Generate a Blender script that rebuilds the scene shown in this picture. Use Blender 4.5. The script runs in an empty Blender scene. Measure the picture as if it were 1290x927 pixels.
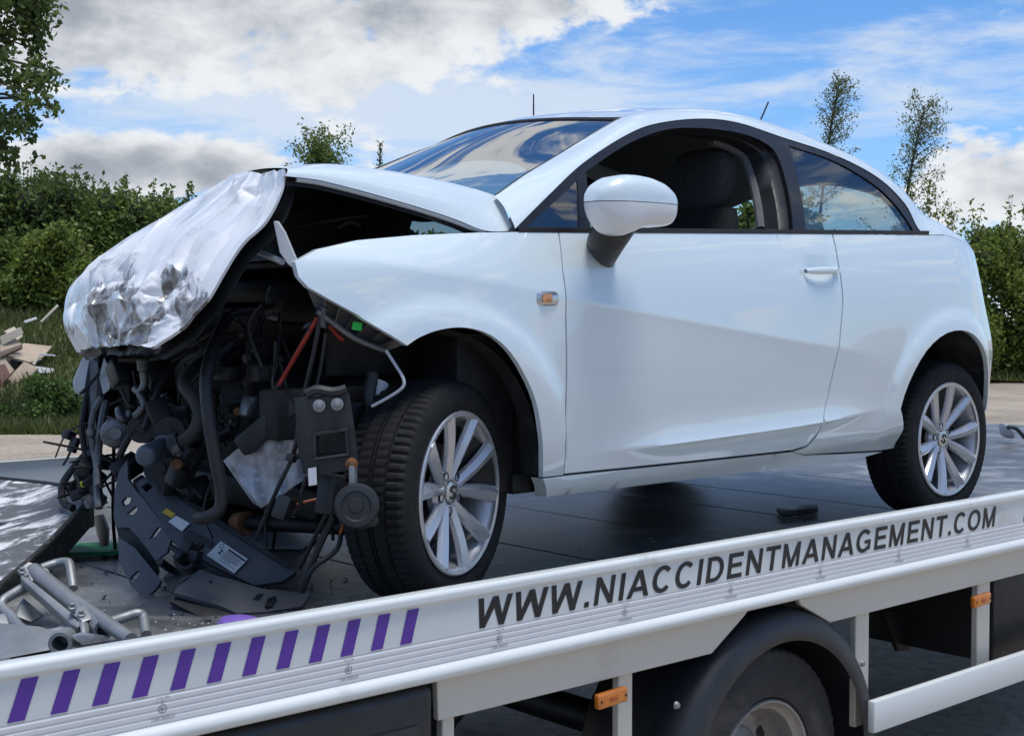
import bpy, bmesh, math, random
import numpy as np
from mathutils import Vector, Matrix, noise as mnoise
from mathutils.geometry import delaunay_2d_cdt
random.seed(7); rng = np.random.default_rng(7)
scene = bpy.context.scene
COL = scene.collection

# ------------------------------------------------------------------ camera, sky, sun, exposure
cam_data = bpy.data.cameras.new('camera')
cam = bpy.data.objects.new('camera', cam_data); COL.objects.link(cam)
cam.location = (-2.243, -2.776, .771)
cam.rotation_euler = (math.pi/2 - .037, 0, -.723)
cam_data.sensor_width = 36; cam_data.lens = 1700/1290*36
cam_data.clip_start = .05; cam_data.clip_end = 3000
scene.camera = cam

SUN_DIR = Vector((.0, -.15, .90)).normalized()
sun_el = math.asin(SUN_DIR.z); sun_az = math.atan2(SUN_DIR.x, SUN_DIR.y)
sun_data = bpy.data.lights.new('sun', 'SUN'); sun_data.energy = 1.5; sun_data.angle = math.radians(24)
sun_data.color = (1, .965, .91)
sun = bpy.data.objects.new('sun', sun_data); COL.objects.link(sun)
sun.rotation_euler = SUN_DIR.to_track_quat('Z', 'Y').to_euler(); sun.location = (-8, 12, 14)

world = bpy.data.worlds.new('World'); scene.world = world; world.use_nodes = True
def build_sky():
    nt = world.node_tree; N = nt.nodes; L = nt.links; N.clear()
    def new(t, **k):
        n = N.new(t)
        for a, b in k.items(): setattr(n, a, b)
        return n
    def val(x): return x
    def math_(op, a, b=None, clamp=False):
        n = new('ShaderNodeMath', operation=op); n.use_clamp = clamp
        for i, v in enumerate((a, b)):
            if v is None: continue
            if isinstance(v, (int, float)): n.inputs[i].default_value = v
            else: L.new(v, n.inputs[i])
        return n.outputs[0]
    def mix(f, a, b):
        n = new('ShaderNodeMix', data_type='RGBA')
        if isinstance(f, (int, float)): n.inputs[0].default_value = f
        else: L.new(f, n.inputs[0])
        for i, v in ((6, a), (7, b)):
            if isinstance(v, tuple): n.inputs[i].default_value = (*v, 1)
            else: L.new(v, n.inputs[i])
        return n.outputs[2]
    sky = new('ShaderNodeTexSky', sky_type='NISHITA'); sky.sun_disc = False
    sky.sun_elevation = sun_el; sky.sun_rotation = sun_az
    sky.air_density = .8; sky.dust_density = .3; sky.ozone_density = 1.6; sky.altitude = 300
    tc = new('ShaderNodeTexCoord'); nrm = new('ShaderNodeVectorMath', operation='NORMALIZE'); L.new(tc.outputs['Generated'], nrm.inputs[0])
    d = nrm.outputs[0]
    sep = new('ShaderNodeSeparateXYZ'); L.new(d, sep.inputs[0])
    az = math_('ARCTAN2', sep.outputs[0], sep.outputs[1]); el = math_('ARCSINE', sep.outputs[2])
    def nz(scale, zs, detail=7, rough=.55, dist=.0, off=0):
        mp = new('ShaderNodeMapping'); mp.inputs['Scale'].default_value = (1, 1, zs); mp.inputs['Location'].default_value = (off, off*.7, off*.3)
        L.new(d, mp.inputs[0]); n = new('ShaderNodeTexNoise'); L.new(mp.outputs[0], n.inputs['Vector'])
        n.inputs['Scale'].default_value = scale; n.inputs['Detail'].default_value = detail
        n.inputs['Roughness'].default_value = rough; n.inputs['Distortion'].default_value = dist
        return n.outputs['Fac']
    def ramp(x, lo, hi): 
        n = new('ShaderNodeMapRange', interpolation_type='SMOOTHSTEP'); L.new(x, n.inputs[0])
        n.inputs[1].default_value = lo; n.inputs[2].default_value = hi; return n.outputs[0]
    def blob(a0, e0, wa, we):       # a bank of cloud centred on one bearing and height
        u = math_('DIVIDE', math_('SUBTRACT', az, a0), wa); v = math_('DIVIDE', math_('SUBTRACT', el, e0), we)
        r = math_('ADD', math_('MULTIPLY', u, u), math_('MULTIPLY', v, v))
        return math_('EXPONENT', math_('MULTIPLY', r, -1))
    def total(ls):
        s = ls[0]
        for q in ls[1:]: s = math_('ADD', s, q)
        return s
    big = nz(5.5, 1.8, 5, .5, .2, 1.3); fine = nz(17, 1.8, 10, .58, .25, 4.1); streak = nz(7, 4.5, 10, .62, .35, 2.2)
    # grey-white stratocumulus, thicker in banks
    bank = total([math_('MULTIPLY', blob(.49, .205, .20, .052), .36), math_('MULTIPLY', blob(.70, .222, .10, .016), .20),
                  math_('MULTIPLY', blob(.455, .108, .11, .022), .42), math_('MULTIPLY', blob(1.10, .090, .080, .028), .34),
                  math_('MULTIPLY', blob(1.09, .20, .03, .018), .20), math_('MULTIPLY', blob(.93, .165, .20, .065), -.22), math_('MULTIPLY', blob(.50, .145, .30, .012), -.10)])
    dens = total([math_('MULTIPLY', big, 1.15), math_('MULTIPLY', fine, 1.10), bank, -.625])
    cl = ramp(dens, .54, .70)
    wisp = math_('MULTIPLY', ramp(total([streak, math_('MULTIPLY', blob(.62, .15, .22, .05), .24), math_('MULTIPLY', blob(.98, .15, .2, .05), .05)]), .48, .76), .75)
    grey = ramp(total([dens, math_('MULTIPLY', math_('SUBTRACT', fine, .5), -2.0)]), .54, 1.10)
    ccol = mix(grey, (2.62, 2.70, 2.80), (1.05, 1.15, 1.34))
    mul = new('ShaderNodeMix', data_type='RGBA', blend_type='MULTIPLY'); mul.inputs[0].default_value = 1
    L.new(sky.outputs[0], mul.inputs[6]); mul.inputs[7].default_value = (.22, .39, .54, 1)
    low = math_('EXPONENT', math_('MULTIPLY', math_('ABSOLUTE', el), -11.0))
    veil = math_('ADD', math_('MULTIPLY', low, .75), math_('MULTIPLY', blob(.48, .15, .2, .03), .30), True)
    c = mix(veil, mul.outputs[2], (1.9, 2.25, 2.65))
    c = mix(wisp, c, (2.3, 2.5, 2.75)); c = mix(cl, c, ccol)
    bg = new('ShaderNodeBackground'); L.new(c, bg.inputs[0]); bg.inputs[1].default_value = .15
    out = new('ShaderNodeOutputWorld'); L.new(bg.outputs[0], out.inputs[0])
build_sky()
vs = scene.view_settings
vs.view_transform = 'Standard'; vs.look = 'None'; vs.exposure = 1.12; vs.gamma = 1; vs.use_curve_mapping = False
scene.cycles.max_bounces = 8; scene.cycles.transparent_max_bounces = 16

# ------------------------------------------------------------------ materials
MATS = {}
def pm(name, col, rough=.5, metal=0, coat=0, coat_rough=.03, var=None, bump=None, spec=.5, mix2=None, sub=None):
    """var=(scale, amount)  bump=(scale, strength)  mix2=(colour, scale, lo, hi, rough2, metal2)"""
    m = bpy.data.materials.new(name); m.use_nodes = True; nt = m.node_tree; N = nt.nodes; L = nt.links
    b = N['Principled BSDF']; b.inputs['Base Color'].default_value = (*col, 1); b.inputs['Roughness'].default_value = rough
    b.inputs['Metallic'].default_value = metal; b.inputs['Coat Weight'].default_value = coat; b.inputs['Coat Roughness'].default_value = coat_rough
    b.inputs['Specular IOR Level'].default_value = spec
    tc = N.new('ShaderNodeTexCoord'); src = None
    def noise(sc, det=6, r=.6, dist=0):
        n = N.new('ShaderNodeTexNoise'); L.new(tc.outputs['Object'], n.inputs['Vector']); n.inputs['Scale'].default_value = sc
        n.inputs['Detail'].default_value = det; n.inputs['Roughness'].default_value = r; n.inputs['Distortion'].default_value = dist; return n.outputs['Fac']
    def mapr(x, lo, hi, a=0., c=1.):
        n = N.new('ShaderNodeMapRange'); L.new(x, n.inputs[0]); n.inputs[1].default_value = lo; n.inputs[2].default_value = hi
        n.inputs[3].default_value = a; n.inputs[4].default_value = c; return n.outputs[0]
    if var:
        n = noise(var[0]); h = N.new('ShaderNodeHueSaturation'); h.inputs['Color'].default_value = (*col, 1)
        L.new(mapr(n, .3, .7, 1-var[1], 1+var[1]), h.inputs['Value']); src = h.outputs[0]
        L.new(mapr(noise(var[0]*2.3), .3, .7, max(.02, rough-.12), min(1, rough+.12)), b.inputs['Roughness'])
    if mix2:
        c2, sc, lo, hi, r2, m2 = mix2
        f = mapr(noise(sc, 8, .65, .6), lo, hi)
        mx = N.new('ShaderNodeMix'); mx.data_type = 'RGBA'; L.new(f, mx.inputs[0])
        if src: L.new(src, mx.inputs[6])
        else: mx.inputs[6].default_value = (*col, 1)
        mx.inputs[7].default_value = (*c2, 1); src = mx.outputs[2]
        L.new(mapr(f, 0, 1, rough, r2), b.inputs['Roughness']); L.new(mapr(f, 0, 1, metal, m2), b.inputs['Metallic'])
    if src: L.new(src, b.inputs['Base Color'])
    if bump:
        bp = N.new('ShaderNodeBump'); bp.inputs['Strength'].default_value = bump[1]; bp.inputs['Distance'].default_value = bump[2] if len(bump) > 2 else .01
        L.new(noise(bump[0], 8, .65), bp.inputs['Height']); L.new(bp.outputs[0], b.inputs['Normal'])
    MATS[name] = m; return m
PAINT = pm('white_car_paint', (.655, .745, .775), .45, 0, 1, .015, mix2=((.60, .60, .58), 7, .68, .86, .55, 0), bump=(2.2, .03, .01))
PAINT.node_tree.nodes['Principled BSDF'].inputs['Coat IOR'].default_value = 1.9
RIM = pm('silver_alloy', (.52, .53, .55), .34, .6, .5, .08, var=(14, .03))
RUB = pm('tyre_rubber', (.010, .0102, .011), .78, var=(16, .3), bump=(120, .15, .002), spec=.3)
RUBT = pm('truck_tyre_rubber', (.035, .034, .034), .85, var=(9, .3), bump=(60, .3, .003), mix2=((.11, .10, .09), 5, .52, .75, .9, 0))
BLK = pm('black_plastic', (.016, .017, .019), .45, var=(12, .2), bump=(150, .08, .002))
GLOSSBLK = pm('gloss_black_trim', (.012, .012, .014), .22, var=(5, .1))
GREYPL = pm('grey_plastic', (.070, .077, .088), .48, var=(9, .18), bump=(210, .25, .002), mix2=((.12, .12, .125), 30, .66, .75, .7, 0))
DARK = pm('dark_metal', (.012, .013, .015), .55, .3, var=(14, .5), bump=(30, .3, .004), mix2=((.045, .045, .048), 11, .58, .72, .6, .5))
CAST = pm('cast_aluminium', (.16, .165, .17), .5, .6, var=(17, .3), bump=(60, .3, .003), mix2=((.03, .03, .03), 9, .48, .65, .7, .2))
CHROME = pm('bright_metal', (.55, .56, .57), .25, .9, var=(20, .1))
ALU = pm('dented_aluminium', (.44, .46, .49), .42, .6, var=(9, .12), bump=(9, .5, .02), mix2=((.12, .125, .13), 7, .50, .66, .5, .6))
RUST = pm('rusty_metal', (.20, .09, .04), .8, .2, var=(30, .4), bump=(80, .5, .004))
HEADL = pm('grey_headlining', (.07, .07, .072), .9)
INT = pm('dark_interior_cloth', (.010, .010, .011), .9, var=(40, .2), bump=(300, .2, .002))
INTG = pm('grey_interior_trim', (.12, .12, .125), .8, var=(20, .1))
TRUCKW = pm('white_truck_paint', (.68, .715, .70), .38, 0, .55, .12, var=(2.3, .03), bump=(40, .03, .003), mix2=((.40, .37, .32), 3.4, .61, .82, .6, 0))
TRUCKG = pm('cream_truck_panel', (.62, .585, .50), .45, 0, .3, .2, var=(2.1, .03), mix2=((.36, .33, .28), 3.1, .62, .85, .7, 0))
RIBM = pm('ribbed_aluminium', (.70, .70, .695), .36, .05, .5, .12, var=(3, .04), mix2=((.40, .37, .34), 6, .66, .8, .6, 0))
DECKM = pm('worn_steel_deck', (.095, .098, .098), .36, .05, var=(2.2, .5), bump=(26, .5, .006), mix2=((.33, .335, .335), 3.4, .48, .72, .38, .1))
GALV = pm('galvanised_steel', (.27, .285, .29), .5, .55, var=(11, .18), bump=(70, .15, .003), mix2=((.17, .15, .13), 7, .58, .75, .75, .2))
PURP = pm('purple_vinyl', (.105, .035, .33), .4, var=(6, .06))
LETTER = pm('black_vinyl', (.012, .012, .014), .45, var=(8, .1))
AMBER = pm('amber_lens', (.62, .19, .02), .25, 0, .5, .1, var=(40, .2))
GREENS = pm('green_sticker', (.03, .55, .08), .5)
LABELW = pm('label_white', (.72, .73, .74), .5); LABELY = pm('label_yellow', (.65, .42, .03), .5); INK = pm('label_ink', (.03, .03, .035), .6)
REDW = pm('red_cable', (.32, .025, .015), .5, var=(20, .2)); ORW = pm('orange_cable', (.40, .10, .02), .5)
STRAPG = pm('green_strap', (.03, .24, .10), .75, var=(20, .25), bump=(300, .3, .002))
PURPB = pm('purple_plastic', (.16, .09, .38), .5, var=(20, .15))
YELP = pm('yellow_plastic', (.55, .55, .05), .5)
WHITEPL = pm('milky_plastic', (.50, .53, .56), .4, var=(9, .1), mix2=((.18, .18, .18), 12, .58, .72, .6, 0))
def glass(name, tint, ior=1.5, extra=0.):
    m = bpy.data.materials.new(name); m.use_nodes = True; nt = m.node_tree; N = nt.nodes; L = nt.links; N.clear()
    t = N.new('ShaderNodeBsdfTransparent'); t.inputs[0].default_value = (*tint, 1)
    g = N.new('ShaderNodeBsdfGlossy'); g.inputs['Roughness'].default_value = .01
    f = N.new('ShaderNodeLayerWeight'); f.inputs['Blend'].default_value = .5
    p5 = N.new('ShaderNodeMath'); p5.operation = 'POWER'; L.new(f.outputs['Facing'], p5.inputs[0]); p5.inputs[1].default_value = 4.5
    a = N.new('ShaderNodeMath'); a.operation = 'MULTIPLY_ADD'; a.use_clamp = True; L.new(p5.outputs[0], a.inputs[0]); a.inputs[1].default_value = .85; a.inputs[2].default_value = .04+extra
    mx = N.new('ShaderNodeMixShader'); L.new(a.outputs[0], mx.inputs[0]); L.new(t.outputs[0], mx.inputs[1]); L.new(g.outputs[0], mx.inputs[2])
    o = N.new('ShaderNodeOutputMaterial'); L.new(mx.outputs[0], o.inputs[0]); return m
GLASS = glass('window_glass', (.56, .60, .57), 1.6, .15); SCREEN = glass('windscreen_glass', (.42, .50, .50), 1.7, .36); TAILG = glass('tailgate_glass', (.72, .80, .78), 1.5, .02)
def crumpled():
    m = pm('crumpled_white_paint', (.74, .76, .78), .42, 0, .65, .08, bump=(34, .07, .004)); nt = m.node_tree; N = nt.nodes; L = nt.links
    b = N['Principled BSDF']; tc = N['Texture Coordinate']
    at = N.new('ShaderNodeAttribute'); at.attribute_name = 'scrape'
    n = N.new('ShaderNodeTexNoise'); mp = N.new('ShaderNodeMapping'); mp.inputs['Scale'].default_value = (1, 1, .45); L.new(tc.outputs['Object'], mp.inputs[0])
    L.new(mp.outputs[0], n.inputs[0]); n.inputs['Scale'].default_value = 32; n.inputs['Detail'].default_value = 9; n.inputs['Roughness'].default_value = .72; n.inputs['Distortion'].default_value = 1.2
    a = N.new('ShaderNodeMath'); a.operation = 'MULTIPLY_ADD'; L.new(at.outputs['Fac'], a.inputs[0]); a.inputs[1].default_value = .55; L.new(n.outputs[0], a.inputs[2])
    r = N.new('ShaderNodeMapRange'); L.new(a.outputs[0], r.inputs[0]); r.inputs[1].default_value = .69; r.inputs[2].default_value = .79
    n2 = N.new('ShaderNodeTexNoise'); L.new(tc.outputs['Object'], n2.inputs[0]); n2.inputs['Scale'].default_value = 45; n2.inputs['Detail'].default_value = 6
    cr = N.new('ShaderNodeMix'); cr.data_type = 'RGBA'; r2 = N.new('ShaderNodeMapRange'); L.new(n2.outputs[0], r2.inputs[0]); r2.inputs[1].default_value = .42; r2.inputs[2].default_value = .6
    L.new(r2.outputs[0], cr.inputs[0]); cr.inputs[6].default_value = (.12, .11, .10, 1); cr.inputs[7].default_value = (.34, .335, .33, 1)
    mx = N.new('ShaderNodeMix'); mx.data_type = 'RGBA'; L.new(r.outputs[0], mx.inputs[0]); mx.inputs[6].default_value = (.74, .76, .78, 1); L.new(cr.outputs[2], mx.inputs[7])
    L.new(mx.outputs[2], b.inputs['Base Color'])
    k = N.new('ShaderNodeMath'); k.operation = 'MULTIPLY'; L.new(r.outputs[0], k.inputs[0]); k.inputs[1].default_value = .15; L.new(k.outputs[0], b.inputs['Metallic'])
    return m
CRUMP = crumpled()

# ------------------------------------------------------------------ mesh helpers
def origin(o):
    v = Vector((0, 0, 0))
    while o is not None: v += o.location; o = o.parent
    return v
def tag(o, label=None, cat=None, group=None, kind=None):
    if label: o['label'] = label
    if cat: o['category'] = cat
    if group: o['group'] = group
    if kind: o['kind'] = kind
    return o
def thing(name, loc, label, cat, group=None):
    o = bpy.data.objects.new(name, None); COL.objects.link(o); o.location = loc; o.empty_display_size = .1
    return tag(o, label, cat, group)
def V(*a): return Vector(a)
class MB:
    def __init__(s): s.v = []; s.f = []
    def add(s, vs, fs):
        k = len(s.v); s.v += [tuple(p) for p in vs]; s.f += [tuple(i+k for i in f) for f in fs]; return s
    def box(s, c, size, rot=None):
        hx, hy, hz = [q/2 for q in size]
        ps = [Vector((x*hx, y*hy, z*hz)) for x in (-1, 1) for y in (-1, 1) for z in (-1, 1)]
        if rot is not None: ps = [rot @ p for p in ps]
        return s.add([p+Vector(c) for p in ps], [(0,1,3,2),(4,6,7,5),(0,4,5,1),(2,3,7,6),(0,2,6,4),(1,5,7,3)])
    def span(s, lo, hi): return s.box([(a+b)/2 for a, b in zip(lo, hi)], [b-a for a, b in zip(lo, hi)])
    def cyl(s, a, b, r, n=16, r2=None, cap=True):
        a, b = Vector(a), Vector(b); d = (b-a).normalized(); u = d.orthogonal().normalized(); w = d.cross(u); r2 = r if r2 is None else r2
        ps = []
        for i in range(n):
            t = 2*math.pi*i/n; e = u*math.cos(t)+w*math.sin(t); ps += [a+e*r, b+e*r2]
        fs = [(2*i, 2*((i+1) % n), 2*((i+1) % n)+1, 2*i+1) for i in range(n)]
        if cap: fs += [tuple(2*i for i in range(n))[::-1], tuple(2*i+1 for i in range(n))]
        return s.add(ps, fs)
    def tube(s, path, r, n=10, sub=5, ribs=0, cap=True):
        P = [Vector(p) for p in path]; pts = []
        if sub > 1 and len(P) > 2:
            for i in range(len(P)-1):
                p0 = P[max(i-1, 0)]; p1 = P[i]; p2 = P[i+1]; p3 = P[min(i+2, len(P)-1)]
                for j in range(sub):
                    t = j/sub; pts.append(.5*((2*p1)+(p2-p0)*t+(2*p0-5*p1+4*p2-p3)*t*t+(3*p1-p0-3*p2+p3)*t**3))
            pts.append(P[-1])
        else: pts = P
        m = len(pts); ps = []; u = None
        for i, p in enumerate(pts):
            d = (pts[min(i+1, m-1)]-pts[max(i-1, 0)]).normalized()
            u = d.orthogonal().normalized() if u is None else (u-d*u.dot(d)).normalized()
            w = d.cross(u); rr = r(i/(m-1)) if callable(r) else r
            if ribs: rr *= 1+.10*(i % 2)
            ps += [p+(u*math.cos(2*math.pi*k/n)+w*math.sin(2*math.pi*k/n))*rr for k in range(n)]
        fs = [(i*n+k, i*n+(k+1) % n, (i+1)*n+(k+1) % n, (i+1)*n+k) for i in range(m-1) for k in range(n)]
        if cap: fs += [tuple(range(n))[::-1], tuple((m-1)*n+k for k in range(n))]
        return s.add(ps, fs)
    def lathe(s, prof, c, ax, n=32, ang=None):
        """prof: (distance along ax, radius)"""
        d = Vector(ax).normalized(); u = d.orthogonal().normalized(); w = d.cross(u); c = Vector(c); m = len(prof); ps = []
        for i in range(n):
            t = 2*math.pi*i/n; e = u*math.cos(t)+w*math.sin(t); ps += [c+d*a+e*r for a, r in prof]
        return s.add(ps, [(i*m+j, ((i+1) % n)*m+j, ((i+1) % n)*m+j+1, i*m+j+1) for i in range(n) for j in range(m-1)])
    def prism(s, pts3, off):
        """a flat polygon pushed along off"""
        n = len(pts3); a = [Vector(p) for p in pts3]; b = [p+Vector(off) for p in a]
        return s.add(a+b, [tuple(range(n))[::-1], tuple(range(n, 2*n))]+[(i, (i+1) % n, n+(i+1) % n, n+i) for i in range(n)])
    def grid(s, fn, nu, nv):
        ps = [fn(i/nu, j/nv) for i in range(nu+1) for j in range(nv+1)]
        return s.add(ps, [(i*(nv+1)+j, (i+1)*(nv+1)+j, (i+1)*(nv+1)+j+1, i*(nv+1)+j+1) for i in range(nu) for j in range(nv)])
    def build(s, name, mat, parent=None, bevel=0, seg=2, angle=38, smooth=True, solid=0, recalc=True, label=None, loc=None):
        o0 = origin(parent) if parent else None
        if o0 is None:
            if loc is not None: o0 = Vector(loc)
            else:
                a = np.array(s.v); o0 = Vector(((a[:, 0].min()+a[:, 0].max())/2, (a[:, 1].min()+a[:, 1].max())/2, a[:, 2].min()))
        me = bpy.data.meshes.new(name); me.from_pydata([tuple(Vector(p)-o0) for p in s.v], [], s.f)
        if bevel or solid or recalc:
            bm = bmesh.new(); bm.from_mesh(me)
            if solid:
                bmesh.ops.recalc_face_normals(bm, faces=bm.faces); bmesh.ops.solidify(bm, geom=bm.faces[:], thickness=solid)
            if recalc: bmesh.ops.recalc_face_normals(bm, faces=bm.faces)
            if bevel:
                ed = [e for e in bm.edges if len(e.link_faces) == 2 and e.calc_face_angle(0) > math.radians(32)]
                bmesh.ops.bevel(bm, geom=ed, offset=bevel, segments=seg, profile=.5, affect='EDGES', clamp_overlap=True)
            bm.to_mesh(me); bm.free()
        return finish(name, me, mat, parent, angle, smooth, label, o0 if parent is None else None)
def finish(name, me, mat, parent, angle=38, smooth=True, label=None, loc=None):
    if smooth:
        me.polygons.foreach_set('use_smooth', [True]*len(me.polygons)); me.set_sharp_from_angle(angle=math.radians(angle))
    for m in (mat if isinstance(mat, (list, tuple)) else [mat]): me.materials.append(m)
    o = bpy.data.objects.new(name, me); COL.objects.link(o)
    if parent: o.parent = parent
    if loc is not None: o.location = loc
    if label: o['label'] = label
    return o
def inside(poly, P):
    poly = np.asarray(poly); x, y = P[:, 0], P[:, 1]; r = np.zeros(len(P), bool); n = len(poly)
    for i in range(n):
        x1, y1 = poly[i]; x2, y2 = poly[(i+1) % n]
        if y1 == y2: continue
        c = ((y1 > y) != (y2 > y)) & (x < (x2-x1)*(y-y1)/(y2-y1)+x1); r ^= c
    return r
def dense(loop, h):
    out = []
    for i in range(len(loop)):
        a = np.array(loop[i]); b = np.array(loop[(i+1) % len(loop)]); k = max(1, int(np.linalg.norm(b-a)/h))
        out += [tuple(a+(b-a)*j/k) for j in range(k)]
    return out
def smooth_loop(pts, sub=4, closed=False):
    P = [np.array(p, float) for p in pts]; n = len(P); out = []
    for i in range(n if closed else n-1):
        g = (lambda k: P[k % n]) if closed else (lambda k: P[min(max(k, 0), n-1)])
        p0, p1, p2, p3 = g(i-1), g(i), g(i+1), g(i+2)
        for j in range(sub):
            t = j/sub; out.append(tuple(.5*((2*p1)+(p2-p0)*t+(2*p0-5*p1+4*p2-p3)*t*t+(3*p1-p0-3*p2+p3)*t**3)))
    if not closed: out.append(tuple(P[-1]))
    return out
def cdt(outer, holes=(), h=.03, lines=()):
    loops = [dense(l, h) for l in [outer]+list(holes)]
    vs, es = [], []
    for l in loops:
        k = len(vs); vs += l; es += [(k+i, k+(i+1) % len(l)) for i in range(len(l))]
    o = np.array(loops[0]); lo, hi = o.min(0), o.max(0); B = np.array(vs)
    for ln in lines:
        q = np.array(ln); ok = inside(o, q)
        for hl in loops[1:]: ok &= ~inside(hl, q)
        for k in range(0, len(B), 200): ok &= (np.sqrt(((q[:, None]-B[None, k:k+200])**2).sum(2)).min(1) > .007)
        last = -2
        for i in range(len(q)):
            if not ok[i]: continue
            vs.append(tuple(q[i]))
            if last == i-1: es.append((len(vs)-2, len(vs)-1))
            last = i
    B = np.array(vs)
    gx, gy = np.meshgrid(np.arange(lo[0]+h/2, hi[0], h), np.arange(lo[1]+h/2, hi[1], h)); gx[1::2] += h/2
    G = np.c_[gx.ravel(), gy.ravel()]; G = G[inside(o, G)]
    for q in loops[1:]: G = G[~inside(q, G)]
    if len(G):
        dmin = np.full(len(G), 9.)
        for k in range(0, len(B), 200): dmin = np.minimum(dmin, np.sqrt(((G[:, None]-B[None, k:k+200])**2).sum(2)).min(1))
        G = G[dmin > h*.55]
    allv = [Vector(p) for p in vs]+[Vector(p) for p in G]
    rv, re_, rf, *_ = delaunay_2d_cdt(allv, es, [], 0, 1e-6)
    rv = np.array([tuple(p) for p in rv]); F = np.array([f for f in rf if len(f) == 3]); c = rv[F].mean(1); ok = inside(o, c)
    for q in loops[1:]: ok &= ~inside(q, c)
    return rv, F[ok]
def panel(name, mat, parent, outer, fmap, holes=(), h=.03, flange=.018, fdir=(0, 1, 0), mirror=None, label=None, lines=()):
    """a pressed sheet: outline in two coordinates mapped on to a curved surface, edges turned in by flange"""
    rv, F = cdt(outer, holes, h, lines)
    P = np.array([fmap(*p) for p in rv])
    ea = {}
    for f in F:
        for a, b in ((f[0], f[1]), (f[1], f[2]), (f[2], f[0])):
            k = (min(a, b), max(a, b)); ea[k] = None if k in ea else (a, b)
    be = [e for e in ea.values() if e]
    vs = P.tolist(); fs = [tuple(int(i) for i in f) for f in F]
    if flange:
        m = {}; D = np.array(fdir)
        for a, b in be:
            for q in (a, b):
                if q not in m:
                    m[q] = (len(vs), len(vs)+1); vs.append(P[q].tolist()); vs.append((P[q]+D*flange).tolist())
            fs.append((m[b][0], m[a][0], m[a][1], m[b][1]))
    if mirror is not None:
        vs = [(x, mirror-y, z) for x, y, z in vs]; fs = [f[::-1] for f in fs]
    mb = MB(); mb.v = vs; mb.f = fs
    return mb.build(name, mat, parent, recalc=False, angle=50, label=label)

# ------------------------------------------------------------------ the car's side surface: y as a function of (x along the car, z up)
#SURF0
def _tab(k):
    xs = np.array([a for a, b in k]); ys = np.array([b for a, b in k]); h = np.diff(xs); d = np.diff(ys)/h
    m = np.r_[d[0], (d[:-1]*h[1:]+d[1:]*h[:-1])/(h[:-1]+h[1:]), d[-1]]
    X = np.linspace(xs[0], xs[-1], 400); i = np.clip(np.searchsorted(xs, X)-1, 0, len(h)-1); t = (X-xs[i])/h[i]
    Yv = (2*t**3-3*t**2+1)*ys[i]+(t**3-2*t**2+t)*h[i]*m[i]+(-2*t**3+3*t**2)*ys[i+1]+(t**3-t**2)*h[i]*m[i+1]
    return X, Yv
_side = _tab([(.10,.10),(.20,.075),(.27,.05),(.30,.022),(.325,.004),(.36,-.004),(.45,-.016),(.55,-.028),(.65,-.034),(.75,-.034),(.85,-.028),(.93,-.014),(1.0,.006),(1.048,.024)])
_cr1 = _tab([(-.6,.93),(-.216,.91),(-.014,.885),(.352,.834),(.911,.76),(1.7,.663),(2.4,.60)])
_cr2 = _tab([(.3,.372),(.472,.378),(.864,.390),(1.617,.418),(2.1,.452)])
def _sm(t): t = min(max(t, 0.), 1.); return t*t*(3-2*t)
def S(x, z):
    zz = z-.0375*(x-1.2)
    if zz <= 1.048: y = float(np.interp(zz, *_side))
    else: y = .024+.40*(zz-1.048)+.40*(zz-1.048)**2
    if x < .3: y += .17*(.3-x)**2+(.9*max(0, z-.88)**2*_sm((.3-x)/.5)*4)
    if x > 2.45: y += (.50+.34*_sm((z-.6)/.4))*(x-2.45)**2+.10*max(0, x-2.7)**2*abs(z-.5)
    t = z-float(np.interp(x, *_cr1)); a = .0072*_sm((x+.5)/.4)*_sm((2.1-x)/.6); y -= a*math.exp(-abs(t)/(.055 if t < 0 else .085))
    t = z-float(np.interp(x, *_cr2)); a = .026*_sm((x-.42)/.5)*_sm((2.06-x)/.5); y -= a*math.exp(-t/.050 if t > 0 else t/.03)
    for cx, cz, r in ((-.045,.365,.375),(2.42,.36,.365)):
        d = math.hypot(x-cx, z-cz); y -= (.012*math.exp(-((max(d, r)-r)/.06)**2)+.011*(1-_sm((d-r-.052)/.026)))*_sm((z-.28)/.15)
    y += .012*math.exp(-((x-1.575)/.075)**4-((z-.935)/.032)**4)
    return y
#SURF1
W = 1.63
def side(x, z): return (x, S(x, z), z)
def side_in(d): return lambda x, z: (x, S(x, z)+d, z)

GROUND = -1.03
CAR_L = 'white three door hatchback with crushed bonnet and torn open front, on the truck bed'
car = thing('crashed_car', (1.2, .815, 0), CAR_L, 'car')

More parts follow.
